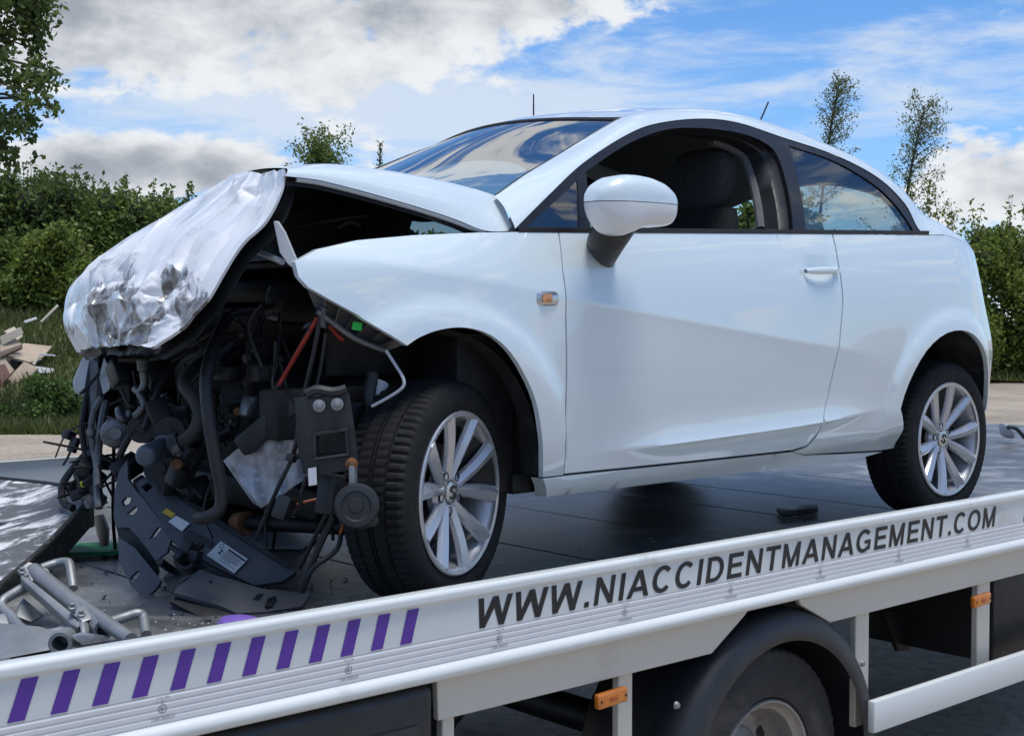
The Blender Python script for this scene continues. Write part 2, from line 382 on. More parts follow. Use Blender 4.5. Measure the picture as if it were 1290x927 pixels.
def build_body():
    fender = [(-0.43, 0.91),(-0.362, 0.943),(-0.243, 0.97),(-0.075, 0.989),(0.115, 1.002),(0.237, 1.008),(0.4, 1.015),(0.381, 0.906),(0.375, 0.772),(0.379, 0.594),(0.378, 0.415),(0.397, 0.326)]+smooth_loop([(0.314, 0.326),(0.294, 0.387),(0.277, 0.455),(0.247, 0.544),(0.2, 0.622),(0.145, 0.687),(0.08, 0.729),(0.004, 0.746),(-0.069, 0.741),(-0.128, 0.723),(-0.167, 0.701)], 5)+[(-0.232, 0.74),(-0.288, 0.78),(-0.351, 0.814),(-0.408, 0.847),(-0.429, 0.874)]
    door = [(0.405, 1.015),(1.712, 1.063),(1.7, 0.965),(1.699, 0.827),(1.673, 0.691),(1.626, 0.5),(1.597, 0.434),(1.587, 0.378),(1.547, 0.337),(1.477, 0.326),(0.401, 0.329),(0.386, 0.414),(0.384, 0.594),(0.38, 0.772),(0.385, 0.906)]
    qtr = [(1.719, 1.063),(2.273, 1.08)]+[(2.45,1.088),(2.62,1.062),(2.74,1.035),(2.9,1.015),(3.05,1.005),(3.2,.99),(3.2,.30),(2.86,.30)]
    arch = [(2.42+.365*math.cos(a), .36+.365*math.sin(a)) for a in np.linspace(.0, math.pi*.93, 22)]
    qtr += arch+[(2.178, 0.284),(2.083, 0.281),(1.822, 0.292),(1.584, 0.301),(1.496, 0.317),(1.56, 0.33),(1.596, 0.371),(1.602, 0.431),(1.633, 0.5),(1.68, 0.691),(1.706, 0.827),(1.707, 0.965)]
    sill = [(0.316, 0.321),(0.403, 0.322),(1.488, 0.317),(1.584, 0.298),(1.83, 0.284),(2.103, 0.274)]+[(1.99,.262),(1.9,.255),(.36,.262),(.345,.285)]
    CL = []
    for cv, x0, x1, offs in ((_cr1, -.45, 2.1, (-.05, -.025, -.010, 0, .010, .03, .06)), (_cr2, .40, 2.05, (-.045, -.026, -.014, -.006, 0, .008, .02, .04))):
        xs = np.arange(x0, x1, .018)
        for o_ in offs: CL.append([(x, float(np.interp(x, *cv))+o_) for x in xs])
    for k, mir in enumerate((None, W)):
        if mir is None:
            panel('front_wing', PAINT, car, fender, side, h=.022, lines=CL)
        d = panel('door', PAINT, car, door, side, h=.022, mirror=mir, flange=.04, lines=CL)
        q = panel('rear_quarter_panel', PAINT, car, qtr, side, h=.022, mirror=mir, lines=CL)
        panel('sill', PAINT, car, sill, side, h=.02, mirror=mir, flange=.05)
        if mir is None: DOOR[0] = d
        # window frame: black surround with three openings
        frame = smooth_loop([(0.244, 1.014),(0.263, 1.028),(0.403, 1.118),(0.602, 1.234),(0.855, 1.347),(1.039, 1.404),(1.151, 1.428),(1.281, 1.444),(1.467, 1.448),(1.675, 1.414),(1.935, 1.369),(2.144, 1.297),(2.249, 1.201),(2.286, 1.101)], 5)+[(2.281, 1.085),(1.497, 1.058)]
        q_l = [(0.286, 1.022),(0.55, 1.177),(0.493, 1.029)]
        w_l = [(0.528, 1.028)]+smooth_loop([(0.602, 1.208),(0.833, 1.312),(1.053, 1.382),(1.252, 1.408),(1.456, 1.408),(1.564, 1.38),(1.592, 1.338),(1.572, 1.253),(1.537, 1.152),(1.502, 1.068)], 5)
        r_l = smooth_loop([(1.694, 1.384),(1.916, 1.346),(2.098, 1.271),(2.19, 1.191),(2.241, 1.097)], 5)+[(1.573, 1.069)]
        panel('window_frame', GLOSSBLK, car, frame, side_in(.003), [q_l, w_l, r_l], h=.03, mirror=mir, flange=.035)
        panel('rear_side_glass', GLASS, car, r_l, side_in(.008), h=.04, mirror=mir, flange=0)
        panel('quarterlight_glass', GLASS, car, q_l, side_in(.008), h=.04, mirror=mir, flange=0)
        # rubber strip along the belt line
        mb = MB(); tr = (lambda p: p) if mir is None else (lambda p: (p[0], W-p[1], p[2]))
        def strip(u, v):
            x = .25+2.08*u; z = 1.0045+.0375*x; k = (( .004, -.006), (-.004, -.006), (-.005, .008), (.004, .009))[int(round(v*3))]
            return tr((x, S(x, z)+k[0], z+k[1]))
        mb.grid(strip, 60, 3); mb.build('belt_strip', BLK, car, angle=30)
        # inner frames: door aperture trim and B pillar
        # cant rail: from the top of the window frame over to the roof edge
        A = smooth_loop([(0.243, 0.028, 1.018),(0.404, 0.069, 1.12),(0.602, 0.125, 1.235),(0.856, 0.188, 1.348),(1.04, 0.222, 1.405),(1.282, 0.244, 1.445),(1.469, 0.242, 1.449),(1.676, 0.213, 1.415),(1.937, 0.177, 1.371),(2.146, 0.129, 1.299),(2.25, 0.075, 1.202),(2.288, 0.027, 1.095)]+[(2.45,S(2.45,1.088),1.089),(2.62,S(2.62,1.063),1.063),(2.74,S(2.74,1.036),1.036)], 6)
        K = smooth_loop([(0.244, 0.12, 1.112),(0.398, 0.165, 1.186),(0.594, 0.22, 1.269),(0.957, 0.31, 1.425),(1.121, 0.325, 1.466),(1.314, 0.325, 1.493),(1.493, 0.315, 1.497),(1.704, 0.305, 1.483),(1.995, 0.29, 1.438),(2.277, 0.27, 1.371),(2.452, 0.24, 1.288),(2.55, 0.215, 1.21),(2.612, 0.195, 1.152),(2.683, 0.18, 1.094),(2.741, 0.15, 1.043)], 6)
        mb = MB(); n = len(A); R_ = []
        for i in range(n):
            a = np.array(A[i]); k = np.array(K[i]); e = 1e-3
            tz = min(a[2]+.0, 1.5); sl = (S(a[0], tz+e)-S(a[0], tz-e))/(2*e)
            d = k-a; ln = np.linalg.norm(d); t0 = np.array([0, sl, 1.])/math.hypot(1, sl)*ln*.9
            t0 += np.array([d[0], 0, 0]); t1 = np.array([d[0], .42, .10])/np.linalg.norm([.42, .1])*ln*.55
            t1[0] = d[0]; row = []
            for j in range(9):
                t = j/8; row.append(tuple((2*t**3-3*t**2+1)*a+(t**3-2*t**2+t)*t0+(-2*t**3+3*t**2)*k+(t**3-t**2)*t1))
            R_.append(row)
        vs = [tr(p) for row in R_ for p in row]; m = 9
        mb.add(vs, [(i*m+j, (i+1)*m+j, (i+1)*m+j+1, i*m+j+1) for i in range(n-1) for j in range(m-1)])
        mb.build('roof_pillar', PAINT, car, angle=80)
        if mir is None: KK[0] = K
    K = KK[0]; ih = 3*6                      # index where the windscreen ends and the roof begins
    far = lambda p: (p[0], W-p[1], p[2])
    def across(seq, crown, fwd):
        def fn(u, v):
            i = v*(len(seq)-1); a = int(min(i, len(seq)-2)); f = i-a
            p = [seq[a][q]*(1-f)+seq[a+1][q]*f for q in range(3)]; q = far(p); s = 1-(2*u-1)**2
            s = s*(.75+.25*s)
            return (p[0]+fwd(v)*s, p[1]*(1-u)+q[1]*u, p[2]+crown(v)*s)
        return fn
    ie = 11*6
    roof = K[ih:ie+1]
    MB().grid(across(roof, lambda v: .03+.13*v*v, lambda v: -.085*(1-v)**3+.1*v*v), 28, 44).build('roof', PAINT, car, angle=80)
    MB().grid(lambda u, v: (lambda p: (p[0], p[1], p[2]-.022-.02*(1-v)))(across(roof, lambda v: .03+.13*v*v, lambda v: -.08*(1-v)**3+.1*v*v)(u, v)), 14, 14).build('headlining', HEADL, car, angle=80)
    hatch = K[ie:]
    MB().grid(across(hatch, lambda v: .16-.11*v, lambda v: .1+.16*v), 20, 12).build('tailgate_glass', TAILG, car, angle=80)
    ws = [(a[0]+.004, a[1]+.006, a[2]-.006) for a in K[:ih+1]]
    base = [(ws[0][0]-.16, ws[0][1]-.06, ws[0][2]-.14)]+ws
    wf = across(base, lambda v: .015+.016*v, lambda v: -.15+.065*v)
    MB().grid(wf, 26, 20).build('windscreen', SCREEN, car, angle=80)
    mb = MB(); mb.tube([(a[0]-.002, a[1]-.002, a[2]+.001) for a in base[2:]], .0075, 8, 1)
    mb.tube([far((a[0]-.002, a[1]-.002, a[2]+.001)) for a in base[2:]], .0075, 8, 1)
    mb.tube([wf(u, .995) for u in np.linspace(0, 1, 20)], .006, 6, 1); mb.build('windscreen_seal', BLK, car)
    # back panel
    def back(u, v):
        z = .30+.69*v; ye = S(3.2, z); y = ye*(1-u)+(W-ye)*u
        return (3.2+.10*(1-(2*u-1)**2), y, z)
    MB().grid(back, 16, 10).build('rear_bumper', PAINT, car)
    MB().add([(2.74,.2,1.030),(2.74,W-.2,1.030),(3.15,W-.5,.975),(3.15,.5,.975)], [(0,1,2,3)]).build('tailgate', PAINT, car)
    lens = [(2.96,.985),(3.19,.975),(3.19,.80),(3.05,.78),(2.98,.84)]
    for mir in (None, W): panel('tail_lamp', RIMGLASS, car, lens, side_in(-.004), h=.03, mirror=mir, flange=.02)
KK = [None]; DOOR = [None]
RIMGLASS = pm('lamp_lens', (.45, .38, .38), .15, 0, 1, .03)
build_body()

def build_cabin():
    # door aperture: deep black jambs behind the frame, grey B pillar trim, inner roof rail
    for mir in (None, W):
        tr = (lambda p: p) if mir is None else (lambda p: (p[0], W-p[1], p[2]))
        L = [(0.528, 0.026, 1.028),(0.602, 0.11, 1.208),(0.833, 0.166, 1.312),(1.053, 0.206, 1.382),(1.252, 0.218, 1.408),(1.456, 0.214, 1.408),(1.571, 0.19, 1.378),(1.594, 0.167, 1.341),(1.572, 0.115, 1.253),(1.537, 0.064, 1.152),(1.502, 0.027, 1.068)]
        L = smooth_loop(L, 3); mb = MB()
        for k, (o, w) in enumerate(((.03, .0), (.10, .018))):
            pass
        c = np.mean(L, 0)
        rings = []
        for o, s in ((.02, 1.0), (.05, .975), (.055, .955), (.12, .93)):
            rings.append([tr((c[0]+(p[0]-c[0])*s, p[1]+o, c[2]-.09+(p[2]-c[2]+.09)*s)) for p in L])
        n = len(L); vs = [p for r in rings for p in r]
        mb.add(vs, [(k*n+i, k*n+i+1, (k+1)*n+i+1, (k+1)*n+i) for k in range(3) for i in range(n-1)]); mb.build('door_jamb', BLK, car)
        mb = MB(); pl = [(c[0]+(p[0]-c[0])*.925, p[1]+.125, c[2]-.09+(p[2]-c[2]+.09)*.925) for p in L[3*5:]]
        mb.tube([tr(p) for p in pl], .016, 8, 1); mb.build('pillar_trim', INTG, car)
        mb = MB(); mb.span((.35, .05 if mir is None else W-.17, .34), (1.95, .17 if mir is None else W-.05, 1.0)); mb.build('door_card', INT, car, bevel=.02)
    # floor pan, bulkhead, rear bulk
    mb = MB(); mb.span((.28, .08, .27), (2.05, W-.08, .33)); mb.span((2.0, .3, .35), (3.1, W-.3, .45)); mb.build('floor_pan', DARK, car, bevel=.01)
    mb = MB(); mb.span((1.75,.25,.33),(2.2,W-.25,.62)); mb.box((2.25,W/2,.80),(.12,1.1,.45),Matrix.Rotation(.25,3,'Y')); mb.build('rear_seat', INT, car, bevel=.04, seg=3)
    mb = MB(); mb.box((.42, W/2, .90), (.34, 1.36, .16)); mb.box((.30, W/2, .97), (.2, 1.3, .05)); mb.build('dashboard', INT, car, bevel=.04, seg=3)
    mb = MB()
    for k in range(28):
        a = 2*math.pi*k/28
    mb.tube([(.66+.06*math.sin(a), 1.2+.18*math.cos(a), .92+.17*math.sin(a)) for a in np.linspace(0, 2*math.pi, 30)], .014, 8, 1); mb.build('steering_wheel', BLK, car)
    for y0 in (.44, W-.44):
        st = MB(); st.box((1.02, y0, .56), (.5, .46, .16), Matrix.Rotation(-.12, 3, 'Y'))
        st.build('seat', INT, car, bevel=.05, seg=3)
        bk = MB()
        def back(u, v):
            a = 2*math.pi*u; w = .235*(1-.18*v**2)*(1 if v < .94 else .93); th = .075*(1-.35*v)
            ca, sa = math.cos(a), math.sin(a); sx = math.copysign(abs(ca)**.6, ca); sy = math.copysign(abs(sa)**.6, sa)
            return (1.30+.17*v+th*sx, y0+w*sy, .55+.605*v)
        bk.grid(back, 28, 12)
        bk.add([back(i/28, 1) for i in range(28)], [tuple(range(28))]); b = bk.build('seat_back', INT, car)
        hr = MB()
        def head(u, v):
            a = 2*math.pi*u; ph = math.pi*(v-.5); ca, sa = math.cos(a), math.sin(a); r = math.cos(ph); r = abs(r)**.45
            sx = math.copysign(abs(ca)**.6, ca); sy = math.copysign(abs(sa)**.55, sa)
            return (1.50+.062*sx*r+.03*math.sin(ph), y0+.145*sy*r*(1-.1*math.sin(ph)), 1.265+.115*math.sin(ph))
        hr.grid(head, 28, 14); hr.build('headrest', INTH, car)
        ps = MB()
        for s in (-1, 1): MB().cyl((1.475, y0+.06*s, 1.06), (1.50, y0+.06*s, 1.19), .006, 8).build('headrest_post', CHROME, car)
INTH = pm('headrest_cloth', (.035, .035, .038), .9, var=(60, .25), bump=(300, .3, .002))
build_cabin()

def build_mirror():
    # shell: a rounded pod standing off the door on a black foot
    c = Vector((0.526, -0.15, 1.091)); k = 1/405
    tx = (-1, -.93, -.8, -.6, -.35, -.1, .2, .5, .75, .92, 1); th = (0, 13, 21, 28, 31.5, 32, 30.5, 26, 18, 9, 0); bx = (-1, -.95, -.8, -.6, -.4, -.2, .0, .25, .5, .75, .92, 1); bh = (0, 9, 22, 34, 37, 33, 28, 25.5, 25, 23, 15, 0)
    def pod(sgn, xs_, hs_):
        def fn(u, v):
            x = -1+2*v; x = math.sin(x*math.pi/2); h = max(.02, float(np.interp(x, xs_, hs_)))*k; dy = .072*max(0, 1-abs(x)**3.2)**.55
            a = math.pi*u; sa = math.sin(a)**.72*sgn; ca = math.copysign(abs(math.cos(a))**.7, math.cos(a))
            return (c.x+60*k*x, c.y+ca*dy-.015*x+(.012 if ca > 0 else 0)*abs(x), c.z+h*sa)
        return fn
    sh = MB().grid(pod(1, tx, th), 22, 40).build('wing_mirror', PAINT, car, angle=80)
    lo_ = pod(-1, bx, bh); MB().grid(lambda u, v: (lambda p: (c.x+(p[0]-c.x)*.992, p[1], p[2]-.002))(lo_(u, v)), 22, 40).build('lower_shell', PAINT2, sh, angle=80)
    def foot(u, v):
        a = 2*math.pi*u; P0 = Vector((0.501, -0.14, 1.061)); P1 = Vector((0.501, -0.05, 0.971)); P2 = Vector((0.561, 0.01, 0.962))
        p = P0*(1-v)**2+P1*2*v*(1-v)+P2*v*v; w = .066-.012*v; h = .030+.014*v
        return (p.x+w*math.cos(a), p.y+.02*math.sin(a), p.z+h*math.sin(a)-.014*math.cos(a))
    mb = MB().grid(foot, 24, 10); mb.build('mirror_foot', BLK, sh)
    g = MB(); g.cyl((c.x+.100, c.y-.0, c.z), (c.x+.104, c.y-.0, c.z), .04, 20); g.build('mirror_glass', CHROME, sh)
PAINT2 = pm('white_mirror_shell', (.74, .76, .77), .45, 0, 1, .03)
build_mirror()

def build_door_details():
    d = DOOR[0]
    # handle: a pull bar over the dimple
    def bar(u, v):
        a = 2*math.pi*u; x = 1.500+.165*v; y = S(x, .935)-.012-.022*math.sin(math.pi*min(1, max(0, (v*1.06-.03))))**.5
        w = .013*(math.sin(math.pi*(.06+.88*v)))**.35
        return (x, y+.008*math.cos(a), .928+.006*v+w*math.sin(a))
    MB().grid(bar, 14, 16).build('door_handle', PAINT, d, angle=70)
    k = MB(); k.cyl((1.675, S(1.675, .935)-.014, .934), (1.675, S(1.675, .935)+.01, .934), .012, 14); k.build('lock_cap', PAINT, d)
    # side repeater
    x, z = [(0.31, 0.825)][0]
    def rep(u, v):
        a = 2*math.pi*u; r = v; ca, sa = math.cos(a), math.sin(a)
        xx = x+.042*r*math.copysign(abs(ca)**.5, ca); zz = z+.021*r*math.copysign(abs(sa)**.6, sa)
        return (xx, S(xx, zz)-.010*(1-r**3), zz)
    MB().grid(rep, 28, 6).build('side_repeater', CHROME, car, angle=80)
    am = MB()
    def rep2(u, v):
        a = 2*math.pi*u; xx = x-.010+.019*v*math.copysign(abs(math.cos(a))**.6, math.cos(a)); zz = z+.0125*v*math.copysign(abs(math.sin(a))**.7, math.sin(a)); return (xx, S(xx, zz)-.0125+.002*v, zz)
    MB().grid(rep2, 20, 3).build('repeater_lens', AMBER2, car, angle=80)
    b = MB(); b.tube([(1.919, 0.5, 1.528), (1.967, 0.5, 1.602)], .0035, 6, 1); b.build('roof_aerial', BLK, car)
AMBER2 = pm('pale_amber_lens', (.55, .24, .08), .2, 0, .8, .05, var=(60, .3))
build_door_details()

# ------------------------------------------------------------------ wheels
def tyre_mesh(R, rr, w, n=240, pitch=3):
    h = w/2; B = .012
    prof = [(-h*.80, rr-.004), (-h*.98, rr+.010), (-h*1.06, rr+(R-rr)*.38), (-h*1.03, rr+(R-rr)*.68), (-h*.94, R-.012), (-h*.84, R-.004),
            (-h*.50, R), (-h*.485, R-.006), (-h*.43, R-.006), (-h*.415, R+.001), (-h*.09, R+.002), (-h*.075, R-.005), (-h*.03, R-.005), (-h*.015, R+.001)]
    prof = prof+[(-a, r) for a, r in prof[::-1]]
    m = len(prof); vs = []; fs = []
    lug = {4, 5, 6, m-5, m-6, m-7}; cen = {9, 10, m-10, m-11}
    for i in range(n):
        t = 2*math.pi*i/n
        for j, (a, r) in enumerate(prof):
            if j in lug and i % pitch == 0: r -= .006 if j not in (4, m-5) else .003
            if j in cen and (i+1) % pitch == 0: r -= .0025
            tt = t+.012*math.sin(a/h*2.2)
            vs.append((r*math.cos(tt), a, r*math.sin(tt)))
    for i in range(n):
        k = (i+1) % n
        for j in range(m-1): fs.append((i*m+j, k*m+j, k*m+j+1, i*m+j+1))
    return vs, fs
def alloy(wheel, loc_):
    """rim parts, outer face towards -y; wheel-local coordinates"""
    Rr = .220
    mb = MB(); mb.lathe([(-.100, Rr-.014), (-.102, Rr-.003), (-.098, Rr+.001), (-.090, Rr-.002), (-.086, Rr-.016), (-.06, Rr-.026), (.02, Rr-.040), (.10, Rr-.03), (.10, Rr-.02), (.02, Rr-.034), (-.05, Rr-.018), (-.085, Rr-.010), (-.100, Rr-.014)], (0, 0, 0), (0, 1, 0), 64)
    rim = mb.build('rim', RIM, wheel, angle=50, loc=None)
    sp = MB()
    for k in range(10):
        base = math.pi/2+2*math.pi*(k//2)/5+(.17 if k % 2 else -.17)*1.0
        ang0 = math.pi/2+2*math.pi*(k//2)/5+(.22 if k % 2 else -.22)
        ang1 = math.pi/2+2*math.pi*(k//2)/5+(.325 if k % 2 else -.325)
        rows = []
        for t in np.linspace(0, 1, 8):
            r = .040+t*(Rr-.012-.040); a = ang0*(1-t)+ang1*t; w = .0165+.0095*t; y = -.062-.034*t**1.5-.008*math.sin(math.pi*t)
            e = Vector((math.cos(a), 0, math.sin(a))); p = Vector((-math.sin(a), 0, math.cos(a)))
            c = e*r+Vector((0, y, 0)); dep = .024-.008*t
            rows.append([c-p*w+Vector((0, .012, 0)), c-p*w*.75, c+p*w*.15+Vector((0, -.009, 0)), c+p*w*.85+Vector((0, .002, 0)), c+p*w+Vector((0, .012, 0)), c+p*w*.8+Vector((0, dep, 0)), c-p*w*.8+Vector((0, dep, 0))])
        vs = [q for r in rows for q in r]; m = 7
        fs = [(i*m+j, (i+1)*m+j, (i+1)*m+(j+1) % m, i*m+(j+1) % m) for i in range(7) for j in range(m)]+[tuple(range(m)), tuple(7*m+j for j in range(m))]
        o = MB().add(vs, fs).build('spoke', RIM, wheel, angle=16)
    h = MB(); h.lathe([(-.050, .072), (-.062, .064), (-.067, .045), (-.066, .034), (-.060, .033), (-.060, .0)], (0, 0, 0), (0, 1, 0), 30); h.lathe([(-.035, .0), (-.035, .075), (-.05, .072)], (0, 0, 0), (0, 1, 0), 30); h.build('hub', RIM, wheel, angle=40)
    c = MB(); c.lathe([(-.060, .0325), (-.071, .031), (-.073, .024), (-.073, 0)], (0, 0, 0), (0, 1, 0), 28); c.build('hub_cap', CHROME, wheel, angle=40)
    e = MB()
    for s in (-1, 1):     # two slanted strokes that make up the emblem
        pts = [(-.017*s, .004*s), (-.013*s, .015*s), (.0, .020*s), (.014*s, .016*s), (.016*s, .010*s), (.002*s, .013*s), (-.007*s, .009*s), (-.003*s, -.002*s)]
        e.prism([(x, -.0735, z) for x, z in pts], (0, -.002, 0))
    e.build('emblem', BLK, wheel, angle=30)
    for k in range(5):
        a = math.pi/2+2*math.pi*(k+.5)/5; b = MB(); c0 = Vector((.051*math.cos(a), 0, .051*math.sin(a)))
        b.lathe([(-.068, .0125), (-.0685, .0105), (-.045, .0105)], c0, (0, 1, 0), 14); b.lathe([(-.046, .0105), (-.060, .0075), (-.060, 0)], c0, (0, 1, 0), 6); b.build('wheel_bolt', DARK, wheel)
    dsc = MB(); dsc.lathe([(-.02, .0), (-.02, .13), (.0, .13), (.0, 0)], (0, 0, 0), (0, 1, 0), 40); dsc.build('brake_disc', DISC, wheel)
    cal = MB(); cal.box((.11, .0, .03), (.07, .07, .13)); cal.build('brake_caliper', DARK, wheel, bevel=.012)
    bk = MB(); bk.lathe([(.03, 0), (.03, .175)], (0, 0, 0), (0, 1, 0), 36); bk.build('wheel_back', DARK, wheel)
DISC = pm('brake_disc_steel', (.07, .06, .055), .5, .6, var=(20, .3))
def make_wheel(loc, steer, flip=False, spin=0.):
    vs, fs = tyre_mesh(.302, .212, .192)
    me = bpy.data.meshes.new('wheel'); me.from_pydata(vs, [], fs)
    bm = bmesh.new(); bm.from_mesh(me); bmesh.ops.recalc_face_normals(bm, faces=bm.faces); bm.to_mesh(me); bm.free()
    o = finish('wheel', me, RUB, car, 28); o.location = Vector(loc)-car.location
    base = o.location.copy(); oc = car.location.copy()
    # parts are built round the wheel's own centre
    global origin
    o.rotation_euler = (0, 0, 0)
    keep = origin; globals()['origin'] = lambda q: Vector((0, 0, 0))
    alloy(o, None); globals()['origin'] = keep
    o.rotation_euler = (0, spin, steer+(math.pi if flip else 0))
    return o
make_wheel((0.0, .105, .303), math.radians(22), spin=.12)
make_wheel((2.469, .105, .303), 0, spin=.45)
make_wheel((0.24, W-.105, .303), math.radians(-2), True)
make_wheel((2.469, W-.105, .303), 0, True)

# ------------------------------------------------------------------ recovery truck
truck = thing('recovery_truck', (1.8, 1.1, GROUND), 'white flatbed recovery truck carrying the wrecked hatchback, web address along its side rail', 'truck')
RY = -.235
def build_truck():
    x0, x1 = -2.3, 6.2
    def rail(name, mat, prof, xa=x0, xb=x1, n=1, parent=truck):
        mb = MB(); m = len(prof); xs = np.linspace(xa, xb, n+1)
        vs = [(x, y, z) for x in xs for y, z in prof]
        fs = [(i*m+j, (i+1)*m+j, (i+1)*m+(j+1) % m, i*m+(j+1) % m) for i in range(n) for j in range(m)]+[tuple(range(m)), tuple(n*m+j for j in range(m))[::-1]]
        return mb.add(vs, fs).build(name, mat, parent, angle=25)
    def arc(cy, cz, r, a0, a1, n=6): return [(cy+r*math.cos(math.radians(a0+(a1-a0)*i/n)), cz+r*math.sin(math.radians(a0+(a1-a0)*i/n))) for i in range(n+1)]
    up = [(-.200, .0), (-.200, .108)]+arc(-.206, .109, .006, 0, 90, 3)+arc(RY+.001, .103, .012, 90, 180, 5)+[(RY-.0105, .098)]+arc(RY-.003, .094, .008, 180, 262, 4)+[(RY, .082), (RY, -.003), (RY+.015, -.003), (RY+.015, 0)]
    rail('side_rail', TRUCKW, up)
    rb = [(RY+.015, -.004)]; z = -.004
    rb += [(RY-.001, -.004)]
    for k in range(4):
        rb += [(RY-.001, z-.002), (RY-.0028, z-.005), (RY-.0028, z-.0115), (RY-.001, z-.0145)]; z -= .0145
    rb += [(RY-.001, -.064), (RY+.015, -.064)]
    rail('ribbed_strip', RIBM, rb)
    lip = [(RY+.02, -.0645)]+[(RY-.002, -.0645)]+arc(RY-.004, -.084, .019, 95, 250, 8)+[(RY+.02, -.104)]
    rail('lower_lip', TRUCKW, lip)
    # far rail
    fy = 2.45; rail('side_rail', TRUCKW, [(fy, 0), (fy, .20), (fy-.012, .213), (fy+.03, .213), (fy+.04, .20), (fy+.04, -.1), (fy+.02, -.1), (fy+.02, 0)])
    # deck plates with open joints
    js = sorted([p[0] for p in [(3.212, 0.852),(2.503, 0.279),(2.018, 0.444)]]); st = .62
    js = [x0+.02]+[js[0]-st*k for k in range(6, 0, -1) if js[0]-st*k > x0+.1]+js+[js[-1]+st*k for k in range(1, 7)]
    js = [j for i, j in enumerate(js) if i == 0 or j-js[i-1] > .12]
    for a, b in zip(js[:-1], js[1:]):
        mb = MB(); mb.span((a+.004, -.199, -.012), (b-.004, fy-.001, 0.0+.0006*rng.random())); mb.build('deck_plate', DECKM, truck, bevel=.003, seg=1)
    mb = MB(); mb.span((x0, -.18, -.09), (x1, fy-.01, -.02)); mb.build('deck_bed', DARK, truck)
    # cream panels under the rail, either side of the mudguard
    pl = [(-0.22, -0.1),(0.99, -0.109),(0.963, -0.129),(0.813, -0.218),(-0.215, -0.214)]; pr_ = [(1.231, -0.111),(1.244, -0.135),(1.401, -0.214)]+[(3.9,-.21),(3.9,-.085)]
    for pts in (pl, pr_):
        mb = MB(); mb.prism([(x, -.205, z) for x, z in pts], (0, .02, 0)); mb.build('side_panel', TRUCKG, truck, bevel=.002, seg=1)
    # chassis
    for y in (.55, 1.55):
        mb = MB(); mb.span((x0+.2, y, -.46), (x1, y+.09, -.10)); mb.build('chassis_rail', DARK, truck, bevel=.006)
    mb = MB()
    for x in (-1.4, .2, 2.0, 3.2, 4.4): mb.span((x, .0, -.19), (x+.09, 2.3, -.091))
    mb.build('cross_member', DARK, truck)
    # posts and under-run guard
    def post(a, b, y, z1, m=TRUCKG):
        mb = MB(); mb.span((a[0], y, z1), (b[0], y+.025, -.15)); mb.build('guard_post', m, truck, bevel=.003, seg=1); return a[0], b[0]
    post((0.443, -0.18, -0.289), (0.501, -0.18, -0.3), -.18, -.75); post((1.581, -0.18, -0.289), (1.659, -0.18, -0.301), -.18, -.60); post((2.36, -0.18, -0.351), (2.452, -0.18, -0.365), -.18, -.56); post((-0.183, -0.18, -0.24), (-0.143, -0.18, -0.249), -.18, -.7)
    gx = (1.567, -0.265, -0.509)[0]
    mb = MB(); mb.span((gx, -.265, -.600), (4.2, -.235, -.492)); mb.build('underrun_guard', TRUCKW, truck, bevel=.008)
    mb = MB(); mb.span((-2.2, -.265, -.600), ((0.389, -0.265, -0.304)[0], -.235, -.492)); mb.build('underrun_guard', TRUCKW, truck, bevel=.008)
    # amber markers
    for p in [(0.377, -0.235, -0.26),(2.311, -0.235, -0.261)]:
        w = .115
        mb = MB(); mb.box((p[0]-.012, -.228, p[2]), (w, .022, .042), Matrix.Rotation(-.04, 3, 'Y')); mk = mb.build('marker_lamp', AMBER, truck, bevel=.007, seg=3)
        for dx in (-.047, .047):
            b = MB(); b.cyl((p[0]-.012+dx, -.240, p[2]+.03*dx), (p[0]-.012+dx, -.236, p[2]+.03*dx), .004, 10); b.build('screw', DARK, mk)
        b = MB(); b.box((p[0]-.012, -.2395, p[2]), (.03, .003, .012)); b.build('reflector', ORW, mk, bevel=.001)
    # mudguard, wheel
    cx, cz = 1.135, -.655
    def mg(u, v):
        a = math.radians(-14+208*v); prof = [(.425, -.232), (.437, -.238), (.465, -.236), (.49, -.226), (.51, -.204), (.519, -.17), (.52, -.10), (.52, .02), (.52, .16), (.515, .165), (.505, .15), (.505, -.1), (.49, -.2), (.45, -.22)]
        i = u*(len(prof)-1); k = int(min(i, len(prof)-2)); f = i-k; r = prof[k][0]*(1-f)+prof[k+1][0]*f; y = prof[k][1]*(1-f)+prof[k+1][1]*f
        return (cx+r*math.cos(a), y, cz+r*math.sin(a))
    MB().grid(mg, 26, 48).build('mudguard', MUDG, truck, angle=60)
    for p in [(0.634, -0.225, -0.333),(1.552, -0.225, -0.369)]:
        b = MB(); b.lathe([(-.01, 0), (-.008, .008), (0, .012)], p, (0, 1, 0), 14); b.build('rivet', GALV, truck)
    for y0 in (-.05, .20, 1.75, 2.0):
        n = 120; vs = []; fs = []
        R, rr, w = .383, .222, .215; h = w/2
        prof = [(-h*.75, rr), (-h*.98, rr+.012), (-h*1.05, rr+.07), (-h*1.0, R-.035), (-h*.93, R-.006), (-h*.86, R), (-h*.5, R+.002), (-h*.47, R-.010), (-h*.38, R-.010), (-h*.35, R+.003), (0, R+.003)]
        prof += [(-a, r) for a, r in prof[::-1][1:]]; m = len(prof)
        for i in range(n):
            t = 2*math.pi*i/n
            for j, (a, r) in enumerate(prof):
                if j in (4, 5, m-5, m-6) and i % 2 == 0: r -= .006
                vs.append((cx+r*math.cos(t), y0+a, cz+r*math.sin(t)))
        fs = [(i*m+j, ((i+1) % n)*m+j, ((i+1) % n)*m+j+1, i*m+j+1) for i in range(n) for j in range(m-1)]
        t_ = MB().add(vs, fs).build('wheel', RUBT, truck, angle=28)
